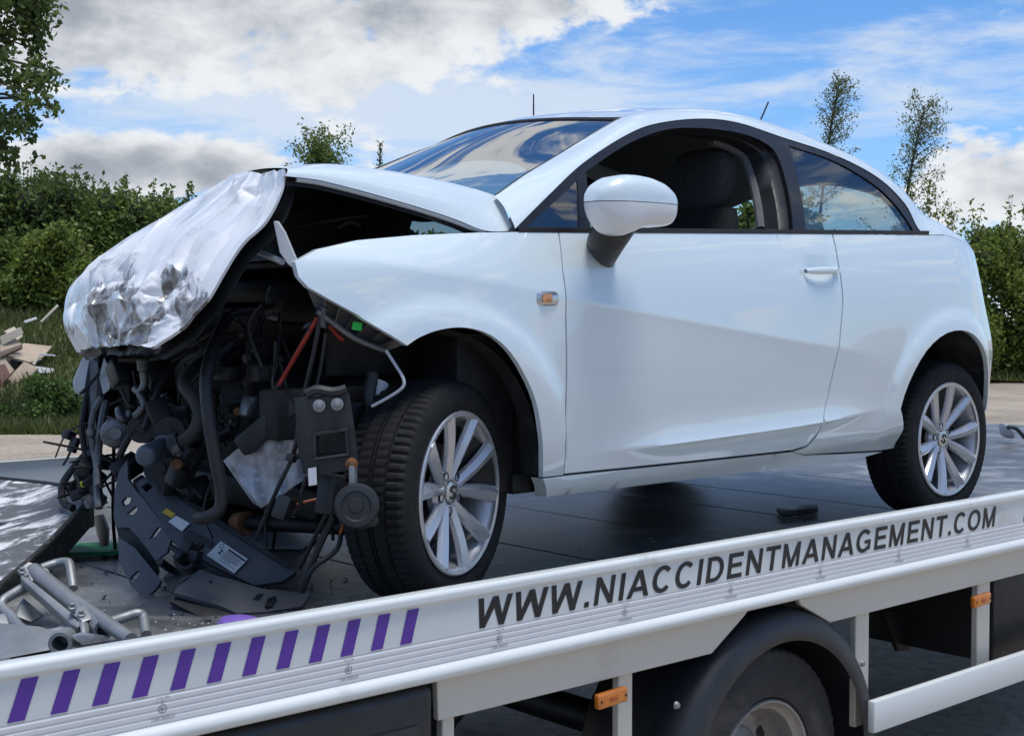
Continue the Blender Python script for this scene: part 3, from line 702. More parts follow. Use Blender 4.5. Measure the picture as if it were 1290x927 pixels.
        rm = MB(); sgn = 1 if y0 < 1 else -1
        rm.lathe([(sgn*a, r) for a, r in [(-.098, .226), (-.105, .222), (-.104, .215), (-.085, .207), (-.075, .192), (-.03, .186), (-.005, .178), (.015, .16), (.02, .12), (.008, .105), (.005, .0)]], (cx, y0, cz), (0, 1, 0), 56); r_ = rm.build('rim', RIMT, t_, angle=40)
        if y0 in (-.05, 2.0):
            hb = MB(); hb.lathe([(sgn*.02, .085), (-sgn*.05, .08), (-sgn*.07, .065), (-sgn*.075, 0)], (cx, y0, cz), (0, 1, 0), 30); hb.build('hub', DARK, t_)
            for k in range(6):
                a = math.pi/6+k*math.pi/3; hl = MB(); hl.lathe([(0, .0), (0, .022)], (cx+.15*math.cos(a), y0+sgn*.0145, cz+.15*math.sin(a)), (0, -sgn, 0), 16); hl.build('hand_hole', BLK, t_)
    ax = MB(); ax.cyl((cx, -.0, cz), (cx, 2.0, cz), .06, 16); ax.build('axle', DARK, truck)
    # damper / air line stub ahead of the wheel
    a, b = (0.755, 0.05, -0.428), (0.881, 0.0, -0.472)
    mb = MB(); mb.cyl(a, b, .022, 16); mb.build('damper', GALV, truck); mb = MB(); mb.cyl((0.826, 0.03, -0.458), (0.859, 0.02, -0.47), .034, 16); mb.build('damper_sleeve', BLK, truck)
    mb = MB(); mb.cyl((0.873, -0.0, -0.47), (0.936, -0.01, -0.493), .03, 16); mb.build('damper_cap', GALV, truck)
    # triangular bracket, side box, rear box
    mb = MB(); mb.prism([(x, .30, z) for x, z in [(2.474, -0.416),(2.654, -0.442),(2.681, -0.606),(2.593, -0.598)]], (0, .02, 0)); mb.build('bracket', DARK, truck)
    mb = MB(); mb.prism([(x, .30, z) for x, z in [(2.694, -0.348),(3.235, -0.438),(3.239, -0.598),(2.696, -0.435)]], (0, .04, 0)); mb.build('outrigger', TRUCKG2, truck)
    p0 = (3.407, 0.6, -0.608); p1 = (4.281, 0.6, -0.727)
    mb = MB(); mb.span((p0[0], .6, -.64), (p0[0]+1.3, 1.3, -.15)); mb.build('fuel_tank', BLK, truck, bevel=.03, seg=3)
    p0 = (2.626, -0.1, -0.341); mb = MB(); mb.span((p0[0], -.10, -.58), (p0[0]+1.3, .5, -.13)); mb.build('battery_box', BLK, truck, bevel=.012)
    tb = (-0.246, -0.235, -0.147); mb = MB(); mb.span((-2.1, -.232, -.72), (tb[0], .35, -.112)); bx = mb.build('tool_box', BLK, truck, bevel=.025, seg=3)
    mb = MB(); mb.span((-1.2, -.238, -.66), (tb[0]-.05, -.231, -.20)); mb.build('door', BLK, bx, bevel=.003)
    # lettering on the rail
    def text(name, body, mat, xa, xb, za, zb, y, shear=0., off=0., parent=truck, sp=1.):
        cu = bpy.data.curves.new('t', 'FONT'); cu.body = body; cu.shear = shear; cu.offset = off; cu.size = 1; cu.resolution_u = 3; cu.fill_mode = 'FRONT'; cu.space_character = sp
        ob = bpy.data.objects.new('t', cu); COL.objects.link(ob); bpy.context.view_layer.update()
        dg = bpy.context.evaluated_depsgraph_get(); me = bpy.data.meshes.new_from_object(ob.evaluated_get(dg)); bpy.data.objects.remove(ob)
        c = np.array([v.co[:] for v in me.vertices]); lo, hi = c.min(0), c.max(0)
        mb = MB(); mb.v = [(xa+(p[0]-lo[0])/(hi[0]-lo[0])*(xb-xa), y, za+(p[1]-lo[1])/(hi[1]-lo[1])*(zb-za)) for p in c]; mb.f = [tuple(p.vertices) for p in me.polygons]
        return mb.build(name, mat, parent, recalc=False, smooth=False)
    ly = RY-.0015
    a = (-0.13, -0.236, -0.003); b = (2.391, -0.236, 0.068)
    adv = dict(zip('W.NIACDETMGO', (.944, .278, .722, .30, .722, .722, .722, .667, .611, .833, .778, .778)))
    word = 'WWW.NIACCIDENTMANAGEMENT.COM'; tot = sum(adv[c] for c in word)-.06; sx = (b[0]-a[0]-.014)/tot; sz = .074/.72; st = .135
    def bowl(cx, rx, ry, w, a0, a1, n=26):
        r = []
        for i in range(n): 
            t0, t1 = [math.radians(a0+(a1-a0)*(i+k)/n) for k in (0, 1)]
            r.append([(cx+rx*math.cos(t0), .36+ry*math.sin(t0)), (cx+rx*math.cos(t1), .36+ry*math.sin(t1)), (cx+(rx-w)*math.cos(t1), .36+(ry-w*.86)*math.sin(t1)), (cx+(rx-w)*math.cos(t0), .36+(ry-w*.86)*math.sin(t0))])
        return r
    R4 = lambda x0, z0, x1, z1: [(x0, z0), (x1, z0), (x1, z1), (x0, z1)]
    Q4 = lambda x0, x1, z0, z1, w: [(x0, z0), (x0+w, z0), (x1+w, z1), (x1, z1)]
    h = .72
    G = {'.': [R4(.07, 0, .21, .14)], 'I': [R4(.07, 0, .21, h)], 'N': [R4(.07, 0, .20, h), R4(.52, 0, .65, h), [(.20, h), (.20, h-.24), (.52, 0), (.52, .24)]],
         'M': [R4(.07, 0, .20, h), R4(.63, 0, .76, h), [(.20, h), (.20, h-.33), (.355, 0), (.415, .20)], [(.63, h), (.63, h-.33), (.475, 0), (.415, .20)], [(.355, 0), (.475, 0), (.415, .20)]],
         'W': [[(.01, h), (.15, h), (.285, 0), (.145, 0)], [(.285, 0), (.225, .24), (.40, h), (.47, .45)], [(.40, h), (.54, h), (.47, .45)], [(.54, h), (.47, .45), (.655, 0), (.715, .24)], [(.93, h), (.79, h), (.655, 0), (.795, 0)]],
         'A': [Q4(.0, .285, 0, h, .15), [(.72, 0), (.57, 0), (.285, h), (.435, h)], R4(.20, .16, .52, .28)],
         'T': [R4(.02, h-.125, .59, h), R4(.235, 0, .375, h-.125)], 'E': [R4(.07, 0, .21, h), R4(.21, 0, .62, .125), R4(.21, .31, .58, .43), R4(.21, h-.125, .61, h)],
         'D': [R4(.07, 0, .21, h), R4(.21, 0, .36, .12), R4(.21, h-.12, .36, h)]+bowl(.34, .335, .36, .14, -90, 90),
         'C': bowl(.375, .33, .37, .14, 42, 318), 'O': bowl(.39, .35, .37, .14, 0, 360, 36), 'G': bowl(.385, .345, .37, .14, 42, 318)+[R4(.58, .07, .70, .38), R4(.42, .27, .58, .38)]}
    x = a[0]
    for c in word:
        mb = MB()
        for k, p in enumerate(G[c]): mb.add([(x+.003+q[0]*sx*.94+.19*q[1]*sz, ly-.00008*(k % 5), .003+q[1]*sz) for q in p], [tuple(range(len(p)))])
        mb.build('letter', LETTER, truck, recalc=False, smooth=False); x += adv[c]*sx
    # purple chevrons
    tops = [(49,849.5),(103,840),(154,831),(202,822),(249,813.5),(296,806.5),(338,798),(380,791),(419,784),(457,777.5),(493,771),(528,765)]
    bots = [(9,911),(66,899),(118,889),(168,879),(217,869),(263,860.5),(308,851.5),(350,843),(391,835),(431,827.5),(469,820.5),(504,813.5)]
    q = [(-1.22, 0.084),(-1.134, 0.083),(-1.049, 0.083),(-0.966, 0.084),(-0.881, 0.084),(-0.793, 0.082),(-0.711, 0.084),(-0.625, 0.083),(-0.543, 0.083),(-0.46, 0.083),(-0.379, 0.083),(-0.297, 0.082)]
    g = [(-1.283, 0.001),(-1.194, 0.002),(-1.11, 0.001),(-1.026, 0.002),(-0.94, 0.002),(-0.856, 0.001),(-0.77, 0.001),(-0.687, 0.001),(-0.603, 0.001),(-0.518, 0.0),(-0.434, -0.001),(-0.354, -0.001)]
    w = .034; k = len(q); T0, T1, B0, B1 = q[0][0], q[-1][0], g[0][0], g[-1][0]
    for i in range(-3, k):
        t = T0+(T1-T0)*i/(k-1); b_ = B0+(B1-B0)*i/(k-1)
        mb = MB(); mb.add([(b_, ly, .001), (b_+w, ly, .001), (t, ly, .081), (t-w, ly, .081)], [(0, 1, 2, 3)]); mb.build('stripe', PURP, truck, recalc=False, smooth=False)
    mb = MB(); s = (2.586, -0.236, 0.035)[0]; mb.add([(s, ly, .001), (s+w, ly, .001), (s+w+.035, ly, .081), (s+.035, ly, .081)], [(0, 1, 2, 3)]); mb.build('stripe', PURP, truck, recalc=False, smooth=False)
    # approval marks along the ribbed strip
    for x, _ in [(-0.962, -0.029),(-0.501, -0.022),(-0.045, -0.024),(0.408, -0.027),(0.857, -0.028),(1.299, -0.032),(1.743, -0.038),(2.182, -0.044)]:
        yy = RY-.0042
        text('approval_mark', 'E', INK2, x-.0045, x+.0025, -.036, -.027, yy)
        n = 18; mb = MB()
        mb.v = [(x-.001+r*math.cos(2*math.pi*i/n), yy, -.0315+r*math.sin(2*math.pi*i/n)) for i in range(n) for r in (.008, .0095)]
        mb.f = [(2*i, 2*((i+1) % n), 2*((i+1) % n)+1, 2*i+1) for i in range(n)]; mb.build('approval_mark', INK2, truck, recalc=False, smooth=False)
        text('approval_mark', 'C', INK2, x-.003, x+.002, -.020, -.013, yy)
        text('approval_mark', '104R-000020', INK2, x-.026, x+.026, -.0545, -.048, yy)
        text('approval_mark', 'A.01-306', INK2, x-.014, x+.014, -.010, -.006, yy)
INK2 = pm('faded_print', (.16, .16, .17), .6)
RIMT = pm('grey_truck_rim', (.30, .29, .28), .5, .5, var=(7, .2), mix2=((.16, .12, .09), 8, .55, .75, .8, .1))
MUDG = pm('mudguard_plastic', (.022, .025, .030), .5, var=(6, .2), bump=(90, .15, .003), mix2=((.07, .07, .07), 4, .55, .8, .65, 0))
TRUCKG2 = pm('dull_beige_steel', (.22, .20, .17), .6, var=(6, .2))
build_truck()

# ------------------------------------------------------------------ ground, bank, planting
def cp(px, dep):      # ground point on the bearing of column px at the given distance
    yaw = .723; l = (px-645)/1700*dep
    return (-2.243+dep*math.sin(yaw)+l*math.cos(yaw), -2.776+dep*math.cos(yaw)-l*math.sin(yaw))
def ground_mat():
    m = pm('gravel_ground', (.22, .195, .17), .92, bump=(7, .5, .03)); nt = m.node_tree; N = nt.nodes; L = nt.links; b = N['Principled BSDF']; tc = N['Texture Coordinate']
    def nz(s, d=8, r=.65):
        n = N.new('ShaderNodeTexNoise'); L.new(tc.outputs['Object'], n.inputs[0]); n.inputs['Scale'].default_value = s; n.inputs['Detail'].default_value = d; n.inputs['Roughness'].default_value = r; return n.outputs[0]
    def rmp(x, stops):
        r = N.new('ShaderNodeValToRGB'); L.new(x, r.inputs[0]); e = r.color_ramp.elements
        e[0].position, e[0].color = stops[0][0], (*stops[0][1], 1); e[1].position, e[1].color = stops[-1][0], (*stops[-1][1], 1)
        for p, c in stops[1:-1]: q = e.new(p); q.color = (*c, 1)
        return r.outputs[0]
    a = rmp(nz(.35), [(.35, (.25, .21, .16)), (.5, (.35, .295, .23)), (.65, (.43, .37, .295))])
    c = rmp(nz(14, 10, .75), [(.35, (.55, .55, .55)), (.5, (1, 1, 1)), (.68, (1.25, 1.22, 1.2))])
    mx = N.new('ShaderNodeMix'); mx.data_type = 'RGBA'; mx.blend_type = 'MULTIPLY'; mx.inputs[0].default_value = 1; L.new(a, mx.inputs[6]); L.new(c, mx.inputs[7]); L.new(mx.outputs[2], b.inputs['Base Color'])
    return m
GR = ground_mat()
mb = MB(); mb.grid(lambda u, v: (-900+1800*u, -900+1800*v, GROUND), 8, 8); tag(mb.build('ground', GR), kind='structure')
GRASS = pm('rough_grass', (.085, .105, .035), .95, var=(.6, .35), bump=(9, .8, .06), mix2=((.17, .14, .08), .5, .56, .72, .95, 0))
def bank_h(px, dep):
    a = min(1, max(0, (dep-21.5)/9)); a = a*a*(3-2*a); f = min(1, max(0, (620-px)/450)); b = min(1, max(0, (px-700)/400))*min(1, max(0, (dep-36.5)/4))
    return 2.0*a*(.25+.75*f)*(1-.8*b)*(1 if dep > 0 else 0)*(1-.85*min(1, max(0, (px-500)/300)))+.25*math.sin(px*.013+dep)*a*.3+b*.3
def bank(u, v):
    px = -900+3300*u; base = 21.0 if px < 300 else 21+16.5*min(1, (px-300)/400)
    base += .5*math.sin(px*.011)+.3*math.sin(px*.037)
    d = base+ (60-base)*v**1.3; x, y = cp(px, d); h = bank_h(px, d)+.10*(mnoise.noise(V(x*.5, y*.5, 0)))*min(1, v*8)
    return (x, y, GROUND-.02+max(-.1, h)+.05*min(1, v*20))
mb = MB().grid(bank, 90, 40); tag(mb.build('grass_bank', GRASS, recalc=False), kind='structure')

def leaf_mat(name, c1, c2, trans=.35):
    m = bpy.data.materials.new(name); m.use_nodes = True; nt = m.node_tree; N = nt.nodes; L = nt.links; b = N['Principled BSDF']
    g = N.new('ShaderNodeNewGeometry'); tc = N.new('ShaderNodeTexCoord'); n = N.new('ShaderNodeTexNoise'); L.new(tc.outputs['Object'], n.inputs[0]); n.inputs['Scale'].default_value = 1.1; n.inputs['Detail'].default_value = 3
    a = N.new('ShaderNodeMath'); a.operation = 'ADD'; L.new(g.outputs['Random Per Island'], a.inputs[0]); L.new(n.outputs[0], a.inputs[1])
    r = N.new('ShaderNodeMapRange'); L.new(a.outputs[0], r.inputs[0]); r.inputs[1].default_value = .35; r.inputs[2].default_value = 1.3
    mx = N.new('ShaderNodeMix'); mx.data_type = 'RGBA'; L.new(r.outputs[0], mx.inputs[0]); mx.inputs[6].default_value = (*c1, 1); mx.inputs[7].default_value = (*c2, 1)
    L.new(mx.outputs[2], b.inputs['Base Color']); b.inputs['Roughness'].default_value = .55; b.inputs['Specular IOR Level'].default_value = .35
    t = N.new('ShaderNodeBsdfTranslucent'); L.new(mx.outputs[2], t.inputs[0]); ms = N.new('ShaderNodeMixShader'); ms.inputs[0].default_value = trans
    L.new(b.outputs[0], ms.inputs[1]); L.new(t.outputs[0], ms.inputs[2]); L.new(ms.outputs[0], N['Material Output'].inputs[0]); return m
LEAF_D = leaf_mat('dark_leaf', (.052, .085, .024), (.15, .205, .055), .42); LEAF_M = leaf_mat('mid_leaf', (.072, .112, .026), (.19, .255, .06), .42)
LEAF_Y = leaf_mat('yellow_green_leaf', (.08, .118, .022), (.21, .27, .05)); LEAF_P = leaf_mat('silver_leaf', (.09, .115, .045), (.20, .23, .10), .5); LEAF_W = leaf_mat('weed_leaf', (.05, .09, .02), (.13, .21, .045))
BARK = pm('bark', (.07, .055, .04), .9, var=(6, .3), bump=(25, .6, .02))
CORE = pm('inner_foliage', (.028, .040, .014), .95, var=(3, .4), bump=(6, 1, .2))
def leaves_mesh(name, P, size, mat, parent, up=.3, aspect=.55, nrm=None):
    n = len(P); d = rng.normal(size=(n, 3)); d[:, 2] -= up; d /= np.linalg.norm(d, axis=1)[:, None]
    q = rng.normal(size=(n, 3)); s = np.cross(d, q); s /= np.linalg.norm(s, axis=1)[:, None]; L = size*(.6+.8*rng.random(n))[:, None]
    nn = np.cross(d, s)
    v = np.stack([P, P+d*L*.5+s*L*aspect*.5+nn*L*.06, P+d*L, P+d*L*.5-s*L*aspect*.5+nn*L*.06], 1).reshape(-1, 3)
    o0 = np.array(origin(parent)) if parent else np.zeros(3)
    me = bpy.data.meshes.new(name); me.vertices.add(4*n); me.vertices.foreach_set('co', (v-o0).ravel()); me.loops.add(4*n); me.polygons.add(n)
    me.loops.foreach_set('vertex_index', np.arange(4*n)); me.polygons.foreach_set('loop_start', np.arange(0, 4*n, 4)); me.update(); me.validate()
    return finish(name, me, mat, parent, smooth=False)
def clumps(lobes, n, shell=.55):
    w = np.array([l[3]**2 for l in lobes]); k = rng.choice(len(lobes), n, p=w/w.sum()); c = np.array([l[:3] for l in lobes])[k]; r = np.array([l[3] for l in lobes])[k]
    d = rng.normal(size=(n, 3)); d /= np.linalg.norm(d, axis=1)[:, None]; rad = r*(1-shell*rng.random(n)**1.6)*(1+.12*rng.normal(size=n))
    return c+d*rad[:, None]
def bush(name, label, cat, px, dep, w, h, n, mat, size=.13, group=None, base=None, nl=12, spikes=0, core=True):
    x, y = cp(px, dep); zb = GROUND+(bank_h(px, dep) if base is None else base)-.1
    t = thing(name, (x, y, zb), label, cat, group)
    lobes = []
    for i in range(nl):
        a = rng.random()*2*math.pi; q = rng.random()**.7; hh = .12+.74*rng.random(); rr = w*(.34+.16*rng.random())*(1.05-.45*hh)
        lobes.append((x+math.cos(a)*w*.62*q*(1-.35*hh), y+math.sin(a)*w*.5*q*(1-.35*hh), zb+h*hh, max(.12*w, rr)))
    P = clumps(lobes, n); P = P[P[:, 2] > zb+.02]
    leaves_mesh('crown', P, size, mat, t)
    if spikes:
        sp = []; st = MB()
        for k in range(spikes):
            a = rng.random()*6.28; q = w*.6*rng.random(); b = V(x+math.cos(a)*q, y+math.sin(a)*q*.6, zb+h*.72); e = b+V(rng.normal()*.25, rng.normal()*.2, h*(.2+.2*rng.random()))
            st.tube([b, (b+e)/2+V(.03, 0, 0), e], lambda u: .018*(1-.8*u), 5, 2)
            m = 60; f = rng.random(m)[:, None]; sp.append(np.array(b)+(np.array(e)-np.array(b))*f+rng.normal(size=(m, 3))*(.16*(1.1-f)))
        tag(leaves_mesh('shoot', np.concatenate(sp), size*.9, mat, t), kind='stuff'); tag(st.build('twig', BARK, t), kind='stuff')
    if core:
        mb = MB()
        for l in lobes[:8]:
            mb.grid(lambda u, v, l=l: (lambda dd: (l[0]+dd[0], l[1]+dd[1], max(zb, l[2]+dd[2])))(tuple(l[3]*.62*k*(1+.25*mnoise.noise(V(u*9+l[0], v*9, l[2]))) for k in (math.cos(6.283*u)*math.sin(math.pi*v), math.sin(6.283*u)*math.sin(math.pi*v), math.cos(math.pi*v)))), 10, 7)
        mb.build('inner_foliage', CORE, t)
    s = MB()
    for k in range(4): s.tube([(x+.1*k-.15, y, zb-.1), (x+.25*math.cos(k*1.7)*w*.5, y+.2*math.sin(k*1.7)*w*.4, zb+h*.45), (x+.6*math.cos(k*1.7)*w*.6, y+.4*math.sin(k*1.7)*w*.5, zb+h*.75)], lambda u: .05*(1-.8*u), 6, 3)
    s.build('stem', BARK, t); return t
def planting():
    L = [ # px, dep, w, h, mat, label
        (-150, 33, 2.4, 3.6, LEAF_D, 'dark round bush at the far left edge of the hedge'),
        (-40, 31.5, 2.0, 3.1, LEAF_M, 'mid green bush under the overhanging tree at left'),
        (30, 32.5, 2.1, 3.3, LEAF_D, 'dark leafy bush behind the rubble heap'),
        (0, 30.5, 1.3, 1.7, LEAF_M, 'low green bush filling the hedge foot at the far left'),
        (70, 30, 1.3, 1.9, LEAF_Y, 'low yellowish bush just right of the rubble heap'),
        (105, 34, 2.0, 3.25, LEAF_D, 'tall dark bush left of the crumpled bonnet'),
        (165, 33, 2.0, 3.1, LEAF_M, 'bush with upright shoots beside the crumpled bonnet'),
        (220, 35, 2.1, 3.3, LEAF_D, 'dark bush showing just above the crumpled bonnet'),
        (300, 37, 2.2, 3.6, LEAF_M, 'bush hidden behind the crumpled bonnet'),
        (400, 39, 2.2, 3.4, LEAF_D, 'bush behind the raised bonnet edge'),
        (520, 40, 2.4, 3.6, LEAF_M, 'bush behind the windscreen'),
        (640, 40, 2.4, 3.8, LEAF_D, 'bush seen past the dashboard'),
        (760, 40, 2.6, 5.6, LEAF_M, 'bush seen through the door window behind the mirror'),
        (880, 40, 2.8, 6.2, LEAF_D, 'dark bush seen through the door window under the headrest'),
        (975, 40, 2.8, 6.0, LEAF_M, 'bush seen through the door window by the pillar'),
        (1080, 40, 2.4, 4.6, LEAF_M, 'bush seen through the rear side window'),
        (1170, 39, 2.0, 5.3, LEAF_Y, 'tall bright green bush rising over the rear wing'),
        (1225, 38, 1.7, 4.6, LEAF_Y, 'yellow green bush with upright shoots behind the rear lamp'),
        (1285, 38.5, 1.9, 4.7, LEAF_Y, 'bright green bush at the right edge of the hedge'),
        (1365, 38, 2.2, 5.0, LEAF_D, 'bush just beyond the right edge of the picture'),
    ]
    for i, (px, dep, w, h, m, lab) in enumerate(L):
        vis = px < 260 or px > 1140
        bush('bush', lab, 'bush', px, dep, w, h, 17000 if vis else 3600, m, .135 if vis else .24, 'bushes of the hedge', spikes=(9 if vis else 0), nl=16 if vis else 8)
    bush('weed_clump', 'dense leafy weed clump at the foot of the rubble heap beside the crashed front', 'weeds', 62, 22.2, .72, .98, 8000, LEAF_W, .075, nl=14, core=True, base=.0)
    bush('weed_clump', 'low ragged weeds at the left edge below the rubble heap', 'weeds', -10, 22.0, .5, .42, 2600, LEAF_W, .08, nl=10, base=.0)
planting()
def rear_belt():  # unseen belt behind the camera, added for its dark reflection in the car
    mb = MB()
    def f(u, v):
        a = math.radians(150+150*u); R_ = 34+2*mnoise.noise(V(u*40, 0, 0)); h = (4.2+2.2*mnoise.noise(V(u*60, 1, 0))+1.2*mnoise.noise(V(u*190, 4, 0)))*min(1, 6*u, 6*(1-u))
        k = (0, .35, .8, 1, .9, 0)[int(round(v*5))]; o = (-1.5, -1.3, -.6, .5, 1.6, 2.2)[int(round(v*5))]
        return ((R_+o)*math.sin(a)+.8*mnoise.noise(V(u*150, v*3, 2)), (R_+o)*math.cos(a), GROUND+h*k)
    mb.grid(f, 220, 5); tag(mb.build('added_reflection_belt', CORE, smooth=False), kind='stuff')
rear_belt()
def sapling(name, label, px, dep, top, wid, n, mat, lean=.25, group=None, zlo=.3, size=.12):
    x, y = cp(px, dep); z0 = GROUND; zt = .771+(400-top)/1700*dep
    t = thing(name, (x, y, z0), label, 'tree', group); rx = math.cos(.723); ry = -math.sin(.723)
    H = zt-z0; tr = [V(x, y, z0), V(x+.1*lean, y, z0+H*.4), V(x+lean*.5*rx, y+lean*.5*ry, z0+H*.75), V(x+lean*rx, y+lean*ry, zt-.1)]
    s = MB(); s.tube(tr, lambda u: .07*(1-.85*u)+.008, 7, 4); P = []
    for k in range(44):
        f = zlo+(1-zlo)*k/44; i = f*3; a = int(min(2, i)); b = tr[a].lerp(tr[a+1], i-a); an = k*2.4; ln = wid*(1.25-f*.85)*(.4+.9*rng.random())
        e = b+V(math.cos(an)*ln+lean*.5*rx*.6, math.sin(an)*ln+lean*.5*ry*.6, ln*(1.0-.3*rng.random())); s.tube([b, (b+e)/2+V(0, 0, .08), e], lambda u: .016*(1-.7*u), 5, 2)
        m = max(4, int(n/44)); q = rng.random(m)[:, None]**.7; P.append(np.array(b)+(np.array(e)-np.array(b))*q+rng.normal(size=(m, 3))*.075*wid)
    s.build('trunk', BARK, t); leaves_mesh('crown', np.concatenate(P), size, mat, t, up=-.1, aspect=.45); return t
sapling('birch_tree', 'slim wind-blown tree whose top shows over the middle of the car roof', 1026, 42, 100, 1.0, 3200, LEAF_P, .7, zlo=.5, size=.085)
sapling('birch_tree', 'slim wind-blown tree standing over the rear window, right of the other slim tree', 1128, 41, 132, 1.25, 4600, LEAF_P, .8, zlo=.35, size=.085)
sapling('tree', 'small round green treetop showing above the peak of the raised bonnet', 402, 46, 180, 1.6, 6000, LEAF_M, .1, zlo=.5, size=.13)
sapling('shrub', 'bare forked twig shrub by the foot of the windscreen', 478, 44, 178, .35, 90, LEAF_M, .05, zlo=.6, size=.09)
sapling('birch_tree', 'short leafy sapling at the far right of the hedge', 1292, 40, 268, .5, 900, LEAF_M, .2, zlo=.6)
def mast():
    x, y = cp(672, 62); t = thing('mast', (x, y, GROUND), 'thin distant mast rising above the windscreen top', 'mast')
    s = MB(); s.tube([(x, y, GROUND), (x, y, .771+(400-150)/1700*62), (x, y, .771+(400-128)/1700*62)], lambda u: .06*(1-.6*u), 6, 2); s.build('pole', DARK, t)
    s = MB(); zz = .771+(400-149)/1700*62; s.tube([(x-.25, y+.2, zz), (x+.25, y-.2, zz)], .03, 6, 1); s.build('crossbar', DARK, t)
mast()
def big_tree():
    x, y = cp(-95, 22); z0 = GROUND; t = thing('broadleaf_tree', (x, y, z0), 'large leafy tree overhanging the top left corner', 'tree')
    rx, ry = math.cos(.723), -math.sin(.723); dep = 22; px2 = lambda q: (q+95)/1700*dep; zz = lambda py: .771+(400-py)/1700*dep
    lob = []; s = MB(); s.tube([(x, y, z0-.1), (x+.1, y, z0+2.5), (x+.2*rx, y+.2*ry, z0+6), (x+.1, y, z0+9)], lambda u: .24*(1-.8*u), 10, 4)
    spec = [(5,-40,55),(30,8,26),(-20,30,60),(40,62,24),(62,90,13),(15,75,45),(-40,110,60),(28,112,34),(56,132,17),(72,137,9),(10,150,34),(33,165,15),(-15,185,36),(12,200,20),(27,190,11),(-40,215,34),(0,218,16),(-70,50,70),(-90,150,80),(-140,60,80),(-150,180,70),(50,30,12),(44,-15,25)]
    for px, py, r in spec:
        for k in range(3):
            jx, jy, jd = rng.normal()*r*.35, rng.normal()*r*.35, rng.normal()*.5
            lob.append((x+px2(px+jx)*rx+jd*.66, y+px2(px+jx)*ry+jd*.75, zz(py+jy), r/1700*dep*.62))
        c = V(x+px2(px)*rx, y+px2(px)*ry, zz(py)); s.tube([(x+.1, y, min(c.z+.3, z0+6)-.8), (x+px2(px)*rx*.5, y+px2(px)*ry*.5, c.z+.15), c], lambda u: .05*(1-.8*u), 5, 3)
    s.build('trunk', BARK, t); P = clumps(lob, 15000, .95); leaves_mesh('crown', P, .115, LEAF_D, t, up=.6, aspect=.6)
big_tree()
def grass():
    n = 26000; px = rng.uniform(-150, 330, n); dep = 20.8+9.5*rng.random(n)**1.3; P = []
    px2 = rng.uniform(1180, 1400, 5000); d2 = rng.uniform(37, 40, 5000); px = np.r_[px, px2]; dep = np.r_[dep, d2]
    for a, b in zip(px, dep):
        x, y = cp(a, b); P.append((x, y, GROUND+bank_h(a, b)-.02))
    P = np.array(P); n = len(P); d = rng.normal(size=(n, 3))*.35; d[:, 2] = 1; h = (.10+.22*rng.random(n))[:, None]; s = rng.normal(size=(n, 3)); s[:, 2] = 0; s /= np.linalg.norm(s, axis=1)[:, None]; s *= .022
    v = np.stack([P-s, P+s, P+d*h], 1).reshape(-1, 3); me = bpy.data.meshes.new('grass'); me.from_pydata(v.tolist(), [], np.arange(3*n).reshape(-1, 3).tolist())
    tag(finish('grass', me, LEAF_G, None, smooth=False), kind='stuff')
LEAF_G = leaf_mat('grass_blade', (.06, .085, .02), (.15, .165, .05))
grass()

